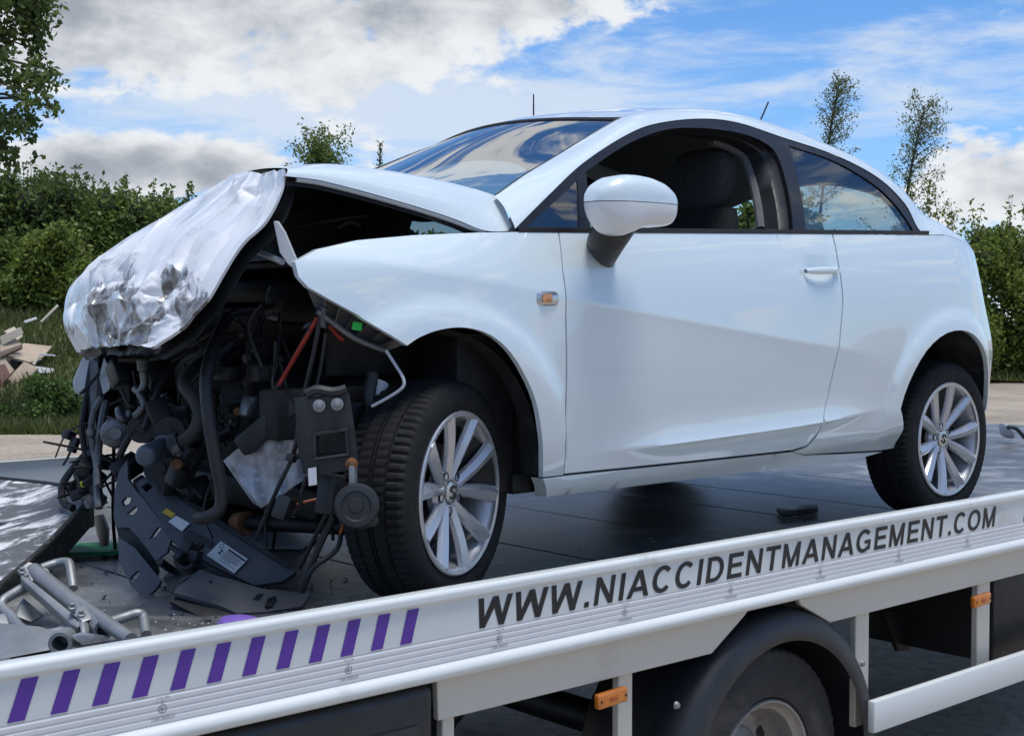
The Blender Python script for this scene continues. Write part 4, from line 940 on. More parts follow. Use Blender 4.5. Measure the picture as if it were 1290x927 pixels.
# ------------------------------------------------------------------ crushed bonnet
def resample(pts, n):
    p = np.array(smooth_loop(pts, 8)); s = np.r_[0, np.cumsum(np.linalg.norm(np.diff(p, axis=0), axis=1))]; t = np.linspace(0, s[-1], n)
    return np.stack([np.interp(t, s, p[:, k]) for k in range(3)], 1)
def build_bonnet():
    N_ = [(-0.404, 0.18, 1.148),(-0.423, 0.165, 1.091),(-0.466, 0.17, 1.014),(-0.523, 0.19, 0.953),(-0.564, 0.2, 0.89),(-0.595, 0.22, 0.825),(-0.621, 0.25, 0.784),(-0.636, 0.28, 0.752),(-0.684, 0.36, 0.697)]
    F_ = [(-0.074, 1.22, 1.172),(-0.184, 1.3, 1.083),(-0.281, 1.33, 1.016),(-0.359, 1.35, 0.956),(-0.429, 1.36, 0.904),(-0.475, 1.34, 0.857),(-0.508, 1.3, 0.792),(-0.525, 1.25, 0.736),(-0.532, 1.15, 0.667)]
    nu, nv = 240, 170
    A = resample(N_, nv+1); B = resample(F_, nv+1)
    up = Vector((-.70, -.30, .65)).normalized()
    def ns(x, y, z=0): return mnoise.noise(V(x, y, z))
    P = np.zeros((nu+1, nv+1, 3)); sc = np.zeros((nu+1, nv+1)); cr = []; r2 = np.random.default_rng(21)
    for k in range(30):      # long folds running from the ridge to the nose
        u0 = r2.uniform(.02, .97); v0 = r2.uniform(.05, .85); an = r2.normal()*.30+.35*(u0-.4); cr.append((u0, v0, math.sin(an), math.cos(an), r2.uniform(.16, .42), r2.uniform(.008, .018)*r2.choice((-1, 1)), r2.uniform(.010, .022) if k % 4 else .05))
    for k in range(70):      # short hard dents over the struck part of the nose
        u0 = r2.uniform(.06, .80); v0 = r2.uniform(.55, .98); an = r2.uniform(0, 3.14); cr.append((u0, v0, math.sin(an), math.cos(an), r2.uniform(.04, .13), r2.uniform(.007, .018)*r2.choice((-1, 1)), r2.uniform(.009, .024)))
    for k in range(14):      # puckers along the ridge
        u0 = r2.uniform(.0, .45); v0 = r2.uniform(.0, .16); an = r2.normal()*.8; cr.append((u0, v0, math.sin(an), math.cos(an), r2.uniform(.05, .12), r2.uniform(.006, .014)*r2.choice((-1, 1)), r2.uniform(.015, .03)))
    cr.append((.80, .70, .985, .17, .34, -.030, .035)); cr.append((.55, .78, .9, .43, .2, .03, .03)); cr.append((.22, .62, .1, 1, .2, -.04, .03))
    for i in range(nu+1):
        u = i/nu
        for j in range(nv+1):
            v = j/nv; p = Vector(A[j])*(1-u)+Vector(B[j])*u
            e = min(1, min(u, 1-u)/.10)
            d = .055*4*u*(1-u)*(.35+.65*math.sin(math.pi*min(1, v*.9+.1)))
            wu, wv = u+.012*ns(u*5, v*5, 3), v+.015*ns(u*6, v*6, 6); h = 0
            for u0, v0, su, cv, ln, am, wd in cr:
                du, dv = wu-u0, (wv-v0)*.75; t = du*su+dv*cv; q = abs(du*cv-dv*su)
                if q < wd*3 and abs(t) < ln: h += am*math.exp(-q/wd)*(1-(t/ln)**2)
            low = _sm((v-.5)/.3)*_sm((.9-u)/.3)
            d += (h+.010*ns(u*3.5, v*3, 9)+.0035*ns(u*17, v*13, 2)*(.25+low)+.006*low*ns(u*26, v*20, 5))*(.25+.75*e)
            P[i, j] = (p+up*d)[:]
            sc[i, j] = _sm((v-.42+.22*ns(u*6, v*3, 4))/.42)*(.30+.70*_sm((.80-u)/.35))*(.25+1.0*_sm((.18+ns(u*8, v*6, 8))/.35))+.5*_sm((.06-v)/.05)*_sm((.4-u)/.2)*_sm(ns(u*30, v*30, 1)/.2)
    ex = lambda M: np.concatenate([M[:1], M, M[-1:]], 0)
    Q = ex(P); Q[0] -= np.array(up)*.009; Q[-1] -= np.array(up)*.012; Q = np.concatenate([Q[:, :1], Q, Q[:, -1:]], 1); Q[:, -1] += np.array((.025, 0, .004)); Q[:, 0] -= np.array((0, 0, .012))
    SC = np.pad(sc, 1, mode='edge'); a, b = Q.shape[:2]
    mb = MB(); mb.add(Q.reshape(-1, 3).tolist(), [(i*b+j, (i+1)*b+j, (i+1)*b+j+1, i*b+j+1) for i in range(a-1) for j in range(b-1)])
    bon = mb.build('bonnet', CRUMP, car, recalc=True, angle=42)
    at = bon.data.attributes.new('scrape', 'FLOAT', 'POINT'); at.data.foreach_set('value', SC.ravel())
    R_ = Q[::5, ::5]-np.array(up)*.03; a, b = R_.shape[:2]
    mb = MB(); mb.add((R_+np.array((.012, 0, -.008))).reshape(-1, 3).tolist(), [(i*b+j, (i+1)*b+j, (i+1)*b+j+1, i*b+j+1) for i in range(a-1) for j in range(b-1)]); mb.build('bonnet_underside', DARK, bon)
    # rear half, still hinged by the windscreen
    lo = resample([(-0.411, 0.165, 1.128),(-0.324, 0.15, 1.123),(-0.215, 0.13, 1.104),(-0.098, 0.115, 1.081),(-0.004, 0.1, 1.06),(0.08, 0.085, 1.038),(0.172, 0.07, 1.011),(0.258, 0.055, 1.014)], 41)
    hi = resample([(-0.379, 0.22, 1.155),(-0.284, 0.21, 1.172),(-0.191, 0.2, 1.174),(-0.042, 0.19, 1.167),(0.107, 0.17, 1.15),(0.205, 0.15, 1.132),(0.257, 0.135, 1.118),(0.267, 0.12, 1.111)], 41)
    farl = resample([(.0,1.40,1.16),(.1,1.46,1.13),(.2,1.52,1.08),(.3,1.56,1.03)], 41)
    def rear(i, t):
        l, h, f = Vector(lo[i]), Vector(hi[i]), Vector(farl[i])
        if t <= 1: 
            o = (h-l); n = Vector((0, -1, .35)).normalized(); return l+o*t+n*.018*math.sin(math.pi*t)*(1-.3*t)*(1-.85*_sm((i-24)/16))
        s = t-1; return h*(1-s)+f*s+Vector((0, 0, .035*4*s*(1-s)))
    ts = [-.02]+[k/8 for k in range(9)]+[1+k/14 for k in range(1, 15)]
    mb = MB(); m = len(ts); vs = []
    for i in range(41):
        for t in ts: vs.append(tuple(rear(i, t)) if t >= 0 else tuple(Vector(lo[i])+Vector((0, .022, .004))))
    fs = [(i*m+j, (i+1)*m+j, (i+1)*m+j+1, i*m+j+1) for i in range(40) for j in range(m-1)]
    mb.add(vs, fs); mb.build('bonnet_rear_fold', PAINT, bon, recalc=False, angle=60)
    mb = MB(); mb.add([(x, y+.01, z-.022) for x, y, z in vs], fs); mb.build('bonnet_liner', DARK, bon, recalc=False)
    mb = MB(); mb.tube([tuple(Vector(p)+Vector((0, .006, -.006))) for p in lo[2:36:3]], .006, 6, 2); mb.build('bonnet_edge_seal', CHROME2, bon)
CHROME2 = pm('pale_primer_edge', (.42, .44, .46), .45)
build_bonnet()

# ------------------------------------------------------------------ engine bay and torn front end
def P3(L): return L
def tubep(name, mat, pts, r, n=10, ribs=0, sub=6): return MB().tube(pts, r, n, sub, ribs).build(name, mat, car)
def boxp(name, mat, c, size, rot=(0, 0, 0), bevel=.008):
    R_ = Matrix.Rotation(rot[2], 3, 'Z') @ Matrix.Rotation(rot[1], 3, 'Y') @ Matrix.Rotation(rot[0], 3, 'X')
    return MB().box(c, size, R_).build(name, mat, car, bevel=bevel)
def cylp(name, mat, a, b, r, n=20, bevel=.004, r2=None): return MB().cyl(a, b, r, n, r2).build(name, mat, car, bevel=bevel, seg=1)
def sheet(name, mat, pts, off, holes=None, bevel=.0): return MB().prism(pts, off).build(name, mat, car, bevel=bevel, seg=1)
def build_engine_bay():
    # dark shell of the bay
    boxp('bulkhead', DARK, (.30, W/2, .66), (.03, 1.44, .68), bevel=.01)
    boxp('inner_wing', DARK, (-.02, 1.40, .66), (.68, .03, .56), bevel=.01)
    boxp('inner_wing', DARK, (.05, .30, .78), (.50, .03, .34), bevel=.01)
    boxp('inner_wing', DARK, (.20, .22, .50), (.22, .25, .45), bevel=.01)
    boxp('chassis_leg', DARK, (-.10, .26, .52), (.62, .09, .13)); boxp('chassis_leg', DARK, (.0, 1.33, .52), (.60, .09, .13))
    boxp('subframe', DARK, (-.02, W/2, .26), (.42, 1.0, .09), bevel=.02)
    boxp('bay_floor', DARK, (.10, W/2, .24), (.5, 1.2, .02), bevel=.004)
    boxp('scuttle', BLK, (.20, W/2, .955), (.20, 1.40, .07), (0, .1, 0), .012)
    boxp('scuttle_lip', BLK, (.09, W/2, .985), (.03, 1.34, .02), bevel=.004); boxp('plenum_wall', BLK, (.06, W/2+.06, 1.03), (.02, 1.20, .17), (0, .35, 0), .004)
    # wheel arch liners
    for cx, y0, y1 in ((-.045, .03, .36), (2.42, .0, .34), (2.42, 1.29, 1.63)):
        def lin(u, v, cx=cx, y0=y0, y1=y1):
            a = math.radians(-6+(190 if cx > 0 else 108)*v); r = .378-.0*u
            if u > .97: r *= .1
            x, z = cx+r*math.cos(a), max(.2, .365+r*math.sin(a)); y = y0+(y1-y0)*min(u/.97, 1); q = S(min(x, 3.1), z)+.022
            return (x, max(y, q) if y0 < 1 else min(y, W-q), z)
        MB().grid(lambda u, v: lin(u, v), 33, 30).build('wheel_arch_liner', LINER, car, angle=40)
    # engine: big castings, then pulleys, brackets and pipes
    boxp('engine_block', DARK, (.0, .86, .50), (.40, .62, .40), (0, -.15, 0), .03)
    boxp('cylinder_head', DARK, (.03, .86, .76), (.30, .60, .14), (0, -.15, 0), .02)
    boxp('engine_cover', BLK, (.03, .86, .86), (.34, .56, .06), (0, -.1, .03), .02)
    boxp('gearbox', CASTD, (-.02, .50, .42), (.30, .26, .28), (.1, .2, .1), .05)
    cylp('gearbox_bell', CASTD, (-.02, .54, .45), (-.0, .64, .46), .17, 28)
    boxp('battery', BLK, (.12, .46, .72), (.20, .20, .17), (0, 0, .06), .01)
    boxp('air_box', BLK, (-.02, .60, .80), (.24, .26, .12), (.05, .1, .12), .03)
    boxp('sump', DARK, (.0, .86, .30), (.34, .46, .10), (0, 0, 0), .03)
    boxp('bracket', CASTD, (-0.359, 0.55, 0.618), (.05, .07, .04), (0, 0, .2)); boxp('bracket', CASTD, (-0.311, 0.5, 0.607), (.04, .05, .06), (.3, 0, 0)); boxp('bracket', CAST2, (-0.336, 0.48, 0.528), (.03, .05, .06), (0, .3, 0))
    boxp('relay', BLK, (-0.311, 0.45, 0.62), (.06, .06, .05)); cylp('sender', RUST, (-0.359, 0.5, 0.515), (-0.332, 0.53, 0.51), .012)
    cylp('bolt', RUST, (-0.503, 0.58, 0.374), (-0.473, 0.62, 0.369), .016); boxp('mount', DARK, (-0.478, 0.62, 0.334), (.05, .06, .06), (.2, .3, 0), .012)
    # alternator and compressor
    c0 = Vector((-0.503, 0.95, 0.435)); d = Vector((-.45, -.85, .05)).normalized()
    m = MB(); m.lathe([(-.07, .0), (-.07, .038), (-.06, .043), (-.03, .043), (-.026, .038), (-.01, .038), (-.006, .044), (.02, .044), (.03, .038), (.034, .02), (.05, .018), (.05, 0)], c0, d, 28); m.build('alternator', CAST2, car)
    for k in range(7):
        a = k*.9; e = d.orthogonal().normalized(); f = d.cross(e); q = c0+(e*math.cos(a)+f*math.sin(a))*.042
        cylp('alternator_rib', CAST2, q-d*.05, q+d*.022, .006, 8, .002)
    a, b = (-0.585, 0.62, 0.405), (-0.516, 0.6, 0.41)
    c1 = Vector((-0.56, 0.6, 0.407)); d1 = Vector((-.75, -.62, -.10)).normalized()
    m = MB(); m.lathe([(-.07, .030), (.040, .031), (.050, .029), (.056, .023), (.058, .019), (.058, 0)], c1, d1, 32); m.build('oil_filter', FILT, car)
    m = MB(); m.lathe([(-.10, .02), (-.09, .035), (-.068, .035), (-.066, .030)], c1, d1, 24); m.build('filter_mount', CAST, car)
    # hoses
    tubep('coolant_hose', HOSE, [(-0.311, 0.75, 0.652),(-0.436, 0.62, 0.623),(-0.493, 0.55, 0.59),(-0.487, 0.5, 0.549),(-0.486, 0.48, 0.507),(-0.495, 0.5, 0.463),(-0.509, 0.54, 0.438),(-0.521, 0.58, 0.425)], .0165, 14, 1, 8)
    m = MB(); m.lathe([(-.012, .026), (-.012, .030), (.012, .030), (.012, .026)], (-0.518, 0.555, 0.431), (-.5, .45, -.25), 20); m.build('hose_clip', CAST, car)
    tubep('radiator_hose', BLKH, [(-0.363, 0.55, 0.772),(-0.477, 0.42, 0.688),(-0.53, 0.36, 0.608),(-0.538, 0.33, 0.507),(-0.532, 0.31, 0.406),(-0.522, 0.3, 0.335),(-0.527, 0.3, 0.284),(-0.55, 0.32, 0.262),(-0.556, 0.36, 0.256)], .0175, 14)
    tubep('heater_pipe', CAST2, [(-0.46, 0.86, 0.651),(-0.458, 0.86, 0.611),(-0.456, 0.86, 0.579),(-0.466, 0.87, 0.558),(-0.471, 0.89, 0.567)], .012, 10)
    cylp('pipe_union', CAST2, (-0.46, 0.86, 0.653), (-0.458, 0.86, 0.616), .018, 14)
    tubep('heater_pipe', CAST, [(-0.481, 0.84, 0.555),(-0.479, 0.82, 0.533),(-0.486, 0.82, 0.509),(-0.496, 0.84, 0.49)], .011, 10)
    tubep('coolant_pipe', CAST2, [(-0.507, 0.92, 0.507),(-0.512, 0.9, 0.483),(-0.492, 0.9, 0.479),(-0.484, 0.9, 0.5)], .012, 10)
    tubep('vacuum_hose', BLKH, [(-0.239, 0.7, 0.795),(-0.341, 0.75, 0.703),(-0.39, 0.9, 0.655),(-0.467, 1.0, 0.65)], .012, 8)
    tubep('air_conditioning_pipe', CAST, [(-0.478, 1.1, 0.533),(-0.494, 1.12, 0.484),(-0.503, 1.12, 0.424),(-0.518, 1.05, 0.323),(-0.536, 1.0, 0.277)], .010, 8)
    cylp('pipe_union', CAST2, (-0.507, 1.11, 0.437), (-0.505, 1.11, 0.416), .015, 12)
    tubep('vent_hose', BLKH, [(-0.172, 0.62, 0.287),(-0.214, 0.75, 0.396),(-0.288, 0.9, 0.486),(-0.367, 1.0, 0.533)], .010, 8)
    for k, (a, b) in enumerate((((330,400),(300,470)),((350,420),(345,500)),((300,420),(215,455)),((240,430),(180,520)),((290,540),(240,600)),((210,500),(150,560)),((330,540),(300,600)),((250,600),(215,640)))):
        pass
    for L_ in ([(-0.22, 0.6, 0.772),(-0.263, 0.58, 0.682),(-0.298, 0.6, 0.615)], [(-0.224, 0.5, 0.728),(-0.265, 0.46, 0.618),(-0.261, 0.45, 0.553)], [(-0.24, 0.7, 0.726),(-0.315, 0.75, 0.703),(-0.403, 0.8, 0.646)], [(-0.313, 0.85, 0.702),(-0.429, 0.8, 0.59),(-0.497, 0.78, 0.457)], [(-0.32, 0.6, 0.459),(-0.367, 0.66, 0.412),(-0.439, 0.62, 0.331)], [(-0.412, 0.8, 0.543),(-0.492, 0.85, 0.452),(-0.518, 0.9, 0.37)], [(-0.277, 0.5, 0.462),(-0.329, 0.55, 0.395),(-0.306, 0.6, 0.322)], [(-0.241, 0.5, 0.806),(-0.271, 0.6, 0.784),(-0.289, 0.75, 0.772)]):
        tubep('wiring_loom', BLKH, L_, .007+.004*rng.random(), 7)
    for k, c in enumerate([(-0.467, 0.75, 0.502),(-0.385, 0.72, 0.375),(-0.34, 0.7, 0.408),(-0.445, 0.75, 0.297),(-0.372, 0.7, 0.284),(-0.287, 0.62, 0.546),(-0.207, 0.6, 0.681),(-0.306, 0.7, 0.589),(-0.47, 0.95, 0.328),(-0.444, 1.05, 0.605),(-0.365, 0.95, 0.606),(-0.238, 0.75, 0.656),(-0.234, 0.58, 0.5),(-0.422, 0.72, 0.468),(-0.239, 0.66, 0.416),(-0.445, 0.9, 0.283)]):
        s = .035+.05*rng.random(3)
        boxp(('bracket', 'connector', 'engine_mount', 'pump')[k % 4], (DARK, BLK, CASTD, DARK)[k % 4], c, s, tuple(rng.normal(size=3)*.5), .008)
    for k, c in enumerate([(-0.467, 0.68, 0.45),(-0.331, 0.68, 0.443),(-0.467, 0.85, 0.451),(-0.299, 0.6, 0.581),(-0.457, 0.75, 0.344),(-0.346, 0.72, 0.533)]):
        m = MB(); r = .03+.02*rng.random(); m.lathe([(-.02, 0), (-.02, r), (-.012, r), (-.008, r*.85), (.008, r*.85), (.012, r), (.02, r), (.02, r*.3), (.03, r*.3), (.03, 0)], c, (-.6, -.75, .1), 20); m.build('pulley', (CASTD, DARK)[k % 2], car)
    for k in range(60):      # fine wiring through the bay
        px_ = rng.uniform(-.40, -.08); y_ = rng.uniform(.30, 1.30); z_ = rng.uniform(.36, .88); c = Vector((px_-.04, y_, z_)); e = c+Vector((rng.normal()*.06, rng.normal()*.12, -abs(rng.normal())*.14)); m_ = (c+e)/2+Vector((-.03*rng.random(), rng.normal()*.04, rng.normal()*.03))
        tubep('wire', (BLKH, BLKH, HOSE, BLKH, CASTD)[k % 5], [c, m_, e], .0028+.003*rng.random(), 6, sub=4)
    for k in range(40):      # bolts, clips and plugs
        c = Vector((rng.uniform(-.36, -.12), rng.uniform(.32, 1.30), rng.uniform(.34, .80))); d_ = Vector((-1, rng.normal()*.5-.5, rng.normal()*.4)).normalized(); r_ = .006+.008*rng.random()
        m = MB(); m.lathe([(-.02, r_), (.0, r_), (.003, r_*.7), (.010, r_*.65), (.012, 0)], c, d_, 8); m.build(('bolt', 'plug', 'clip')[k % 3], (CAST2, BLK, CAST, DARK, CAST2, RUST, BLK)[k % 7], car)
    # far front corner
    sheet('inner_wing_corner', WHITEPL, [(-0.424, 1.36, 0.648),(-0.459, 1.36, 0.571),(-0.459, 1.35, 0.536),(-0.434, 1.33, 0.518),(-0.403, 1.3, 0.523),(-0.407, 1.3, 0.559),(-0.424, 1.31, 0.577),(-0.408, 1.32, 0.641)], (.03, .02, 0), bevel=.006)
    sheet('torn_liner', BLK, [(-0.427, 1.3, 0.642),(-0.419, 1.25, 0.636),(-0.415, 1.22, 0.55),(-0.449, 1.2, 0.453),(-0.46, 1.15, 0.347),(-0.477, 1.2, 0.258),(-0.45, 1.28, 0.374),(-0.445, 1.33, 0.458),(-0.444, 1.3, 0.547)], (.02, .03, 0), bevel=.004)
    sheet('torn_flap', WHITEPL, [(-0.423, 1.2, 0.649),(-0.409, 1.18, 0.6),(-0.415, 1.18, 0.551),(-0.427, 1.2, 0.534),(-0.43, 1.22, 0.587)], (.008, .01, 0))
    tubep('torn_cable', BLKH, [(-0.428, 1.3, 0.572),(-0.462, 1.28, 0.424),(-0.464, 1.25, 0.327),(-0.495, 1.25, 0.28),(-0.462, 1.2, 0.232)], .010, 7)
    tubep('torn_cable', BLKH, [(-0.432, 1.25, 0.375),(-0.482, 1.28, 0.313),(-0.526, 1.28, 0.255),(-0.537, 1.25, 0.204),(-0.528, 1.2, 0.189)], .012, 8)
    tubep('torn_cable', BLKH, [(-0.453, 1.38, 0.405),(-0.452, 1.37, 0.378),(-0.473, 1.36, 0.332),(-0.491, 1.36, 0.305)], .004, 6)
    boxp('plug', BLK, (-0.461, 1.38, 0.398), (.035, .03, .03), (.2, .3, .4), .004); boxp('plug', BLK, (-0.454, 1.36, 0.368), (.02, .03, .05), (.2, .3, .4), .004)
    for k, c in enumerate([(-0.486, 1.2, 0.308),(-0.47, 1.18, 0.272),(-0.486, 1.22, 0.252),(-0.487, 1.12, 0.237),(-0.499, 1.22, 0.229),(-0.457, 1.15, 0.322),(-0.499, 1.15, 0.211),(-0.498, 1.25, 0.25),(-0.465, 1.2, 0.343)]):
        boxp(('plug', 'clip')[k % 2], (BLK, DARK)[k % 2], c, .022+.035*rng.random(3), tuple(rng.normal(size=3)), .004)
    for k in range(9):
        c = Vector((-0.476, 1.2, 0.278)); a = c+Vector(rng.normal(size=3)*.07); b = c+Vector(rng.normal(size=3)*.08); m_ = (a+b)/2+Vector(rng.normal(size=3)*.05); tubep('torn_cable', BLKH, [a, m_, b], .004, 6)
    tubep('front_pipe', CAST, [(-0.465, 1.1, 0.52),(-0.491, 1.08, 0.438),(-0.518, 1.05, 0.299),(-0.535, 1.0, 0.211)], .012, 8)
    sheet('bracket', CAST, [(-0.542, 1.1, 0.22),(-0.496, 1.1, 0.24),(-0.485, 1.08, 0.227),(-0.496, 1.08, 0.199),(-0.532, 1.1, 0.195)], (.03, .03, 0), bevel=.004)
    sheet('clip', YELP, [(-0.516, 1.18, 0.27),(-0.47, 1.18, 0.274),(-0.48, 1.17, 0.254),(-0.511, 1.18, 0.253)], (.01, .02, 0), bevel=.002)
    # end plate of the chassis leg with its opening, bolts and horn
    ol = [(-0.428, 0.05, 0.571),(-0.353, -0.03, 0.587),(-0.344, -0.04, 0.499),(-0.336, -0.049, 0.4),(-0.414, 0.034, 0.383),(-0.424, 0.046, 0.459)]; hl = [(-0.416, 0.037, 0.485),(-0.361, -0.021, 0.497),(-0.359, -0.024, 0.436),(-0.415, 0.035, 0.424)]
    o2 = [(p[0], p[2]) for p in ol]; h2 = [(p[0], p[2]) for p in hl]; sl = (ol[1][1]-ol[0][1])/(ol[1][0]-ol[0][0]); f = lambda x, z: (x, ol[0][1]+(x-ol[0][0])*sl, z)
    panel('crash_plate', BLKM, car, o2, f, [h2], h=.03, flange=.05)
    for mm in ([(-.02)],):
        tubep('torn_lip', BLKM, [tuple(Vector(f(*p))+Vector((0, -.008, 0))) for p in h2+h2[:1]], .006, 6, sub=1)
    boxp('leg_end', BLK, tuple(Vector(f(*np.mean(o2, 0)))+Vector((.14, .16, 0))), (.10, .09, .13), (0, 0, .5))
    for x, y, mt in ((402,511,GALV),(425,509,GALV),(443,584,RUST)): pass
    for c, mt in zip([(-0.409, 0.018, 0.556),(-0.379, -0.016, 0.56),(-0.355, -0.042, 0.414)], (GALV, GALV, RUST)):
        m = MB(); m.lathe([(-.004, .0155), (.004, .0155), (.005, .010), (.010, .0085), (.012, 0)], c, (-.62, -.78, .05), 18); m.build('bolt', mt, car)
    tubep('loom_clip', BLKM, [(-0.425, 0.05, 0.584),(-0.406, 0.03, 0.594),(-0.379, 0.0, 0.589),(-0.355, -0.02, 0.596)], .013, 8)
    boxp('connector_block', BLKM, (-0.35, 0.06, 0.329), (.06, .05, .10), (.1, .1, .5), .006); sheet('part_label', LABELW, [(-0.435, 0.03, 0.402),(-0.421, 0.015, 0.406),(-0.419, 0.015, 0.363),(-0.433, 0.03, 0.359)], (.002, .002, 0))
    hc = Vector((-0.361, -0.07, 0.314)); hd = Vector((-.62, -.78, .10)).normalized()
    m = MB(); m.lathe([(.0, .0), (.012, .0), (.012, .016), (.008, .018), (.008, .034), (.012, .037), (.010, .050), (.0, .055), (-.03, .055), (-.035, .0)], hc, hd, 36); m.build('horn', BLKM, car)
    sheet('horn_trumpet', BLKM, [(-0.382, -0.07, 0.281),(-0.328, -0.1, 0.308),(-0.314, -0.1, 0.264),(-0.361, -0.08, 0.255)], (.02, .025, 0), bevel=.008)
    boxp('horn_bracket', GALV, (-0.353, -0.045, 0.375), (.03, .012, .07), (0, 0, .6), .003)
    tubep('suspension_arm', DARK, [(-0.29, 0.62, 0.187),(-0.233, 0.5, 0.191),(-0.128, 0.3, 0.194)], .022, 10); m = MB(); m.lathe([(-.02, .012), (-.02, .035), (.02, .035), (.02, .012)], (-0.289, 0.6, 0.185), (.2, -.9, .2), 20); m.build('arm_bush', RUST, car)
    # crumpled foil heat shield box and black bar
    g0 = [Vector(p) for p in [(-0.445, 0.42, 0.392),(-0.325, 0.26, 0.538),(-0.303, 0.22, 0.356),(-0.38, 0.34, 0.266)]]
    def shield(u, v):
        p = g0[0]*(1-u)*(1-v)+g0[1]*u*(1-v)+g0[2]*u*v+g0[3]*(1-u)*v; n = Vector((-.6, -.75, .2))
        return tuple(p+n*(.014*mnoise.noise(V(u*2, v*2, 2))+.006*mnoise.noise(V(u*9, v*4, 4))+.020*abs(math.sin(u*8+v*2.5))**.7))
    MB().grid(shield, 26, 26).build('heat_shield', ALU, car, solid=.012, angle=40)
    sheet('shield_edge', ALU, [(-0.447, 0.425, 0.391),(-0.41, 0.38, 0.435),(-0.401, 0.375, 0.422),(-0.383, 0.335, 0.267),(-0.402, 0.35, 0.282)], (.01, .015, 0), bevel=.002)
    m = MB(); a, b = Vector((-0.423, 0.37, 0.415)), Vector((-0.337, 0.24, 0.538)); dd = (b-a); m.box((a+b)/2+Vector((-.01, -.02, .015)), (dd.length, .05, .055), dd.to_track_quat('X', 'Z').to_matrix()); m.build('fan_bar', BLKM, car, bevel=.008)
    # headlamp carrier: dark ribbed channel under the wing edge, green dot
    a0 = [Vector(p) for p in [(-0.387, 0.1, 0.844),(-0.266, 0.06, 0.782),(-0.132, 0.03, 0.702)]]; b0 = [Vector(p) for p in [(-0.359, 0.1, 0.788),(-0.264, 0.08, 0.721),(-0.171, 0.06, 0.684)]]
    A = resample([tuple(p) for p in a0], 21); B = resample([tuple(p) for p in b0], 21)
    def ch(u, v):
        i = int(round(u*20)); p = Vector(A[i])*(1-v)+Vector(B[i])*v; return tuple(p+Vector((.02, .035, 0))*(1 if .08 < v < .92 else 0))
    MB().grid(ch, 20, 14).build('lamp_carrier', CARR, car, angle=30)
    for i in (3, 6, 9, 12, 15, 18):
        m = MB(); p, q = Vector(A[i]), Vector(B[i-1]); m.prism([p, q, q+Vector((.02, .035, 0)), p+Vector((.02, .035, 0))], (.006, 0, .004)); m.build('carrier_rib', CARR, car)
    m = MB(); m.tube([tuple(p+Vector((0, -.004, 0))) for p in map(Vector, A)], .006, 6, 1); m.build('carrier_edge', CARR, car)
    m = MB(); m.tube([tuple(Vector(p)) for p in B], .007, 6, 1); m.build('carrier_edge', CARR, car)
    sheet('green_dot', GREENS, [(-0.276, 0.063, 0.762),(-0.252, 0.055, 0.758),(-0.257, 0.055, 0.738),(-0.281, 0.063, 0.742)], (.003, .004, 0))
    sheet('carrier_hook', GREYPL, [(-0.384, 0.09, 0.812),(-0.356, 0.09, 0.796),(-0.354, 0.1, 0.748),(-0.342, 0.09, 0.744),(-0.346, 0.09, 0.772),(-0.34, 0.085, 0.796)], (.02, .02, 0), bevel=.003)
    tubep('plastic_strut', WHITEPL, [(-0.187, 0.045, 0.688),(-0.171, 0.03, 0.654),(-0.165, 0.0, 0.616),(-0.168, 0.0, 0.593),(-0.189, 0.03, 0.568),(-0.222, 0.06, 0.544)], .0042, 8, sub=3)
    cylp('washer_bottle', WHITEPL, (-0.146, 0.16, 0.55), (-0.125, 0.16, 0.603), .028, 16); tubep('wing_loom', BLKH, [(-0.16, 0.14, 0.625),(-0.18, 0.13, 0.564),(-0.175, 0.12, 0.501)], .016, 10, 1)
    # cables
    tubep('red_cable', REDW, [(-0.346, 0.12, 0.772),(-0.361, 0.16, 0.711),(-0.378, 0.22, 0.629),(-0.394, 0.26, 0.566),(-0.394, 0.3, 0.506)], .0055, 8); tubep('cable_sleeve', BLKH, [(-0.352, 0.14, 0.744),(-0.362, 0.185, 0.685),(-0.368, 0.205, 0.658)], .008, 8); tubep('cable_sleeve', BLKH, [(-0.385, 0.24, 0.598),(-0.39, 0.255, 0.574)], .009, 8); tubep('red_cable', REDW, [(-0.303, 0.13, 0.752),(-0.286, 0.12, 0.727),(-0.269, 0.12, 0.715)], .006, 8)
    for L_, r in (([(-0.347, 0.1, 0.792),(-0.356, 0.12, 0.692),(-0.374, 0.16, 0.529),(-0.387, 0.17, 0.428),(-0.412, 0.2, 0.345),(-0.428, 0.26, 0.238),(-0.423, 0.3, 0.191)], .006), ([(-0.322, 0.12, 0.732),(-0.33, 0.13, 0.651),(-0.358, 0.14, 0.529),(-0.389, 0.16, 0.449),(-0.392, 0.17, 0.408)], .005), ([(-0.386, 0.165, 0.418),(-0.363, 0.16, 0.423),(-0.333, 0.15, 0.446)], .008), ([(-0.281, 0.15, 0.256),(-0.311, 0.16, 0.196),(-0.34, 0.18, 0.114),(-0.347, 0.2, 0.06)], .010), ([(-0.269, 0.13, 0.247),(-0.275, 0.14, 0.174),(-0.336, 0.16, 0.127),(-0.347, 0.18, 0.084)], .007), ([(-0.305, 0.15, 0.259),(-0.322, 0.2, 0.172),(-0.326, 0.24, 0.114)], .006), ([(-0.362, 0.15, 0.366),(-0.37, 0.16, 0.325),(-0.374, 0.17, 0.284),(-0.405, 0.2, 0.263)], .006)):
        tubep('hanging_cable', BLKH, L_, r, 7)
    tubep('orange_cable', ORW, [(-0.316, 0.17, 0.303),(-0.346, 0.18, 0.297),(-0.371, 0.19, 0.29)], .004, 6); tubep('orange_cable', ORW, [(-0.282, 0.13, 0.269),(-0.271, 0.12, 0.238),(-0.281, 0.12, 0.215)], .0035, 6)
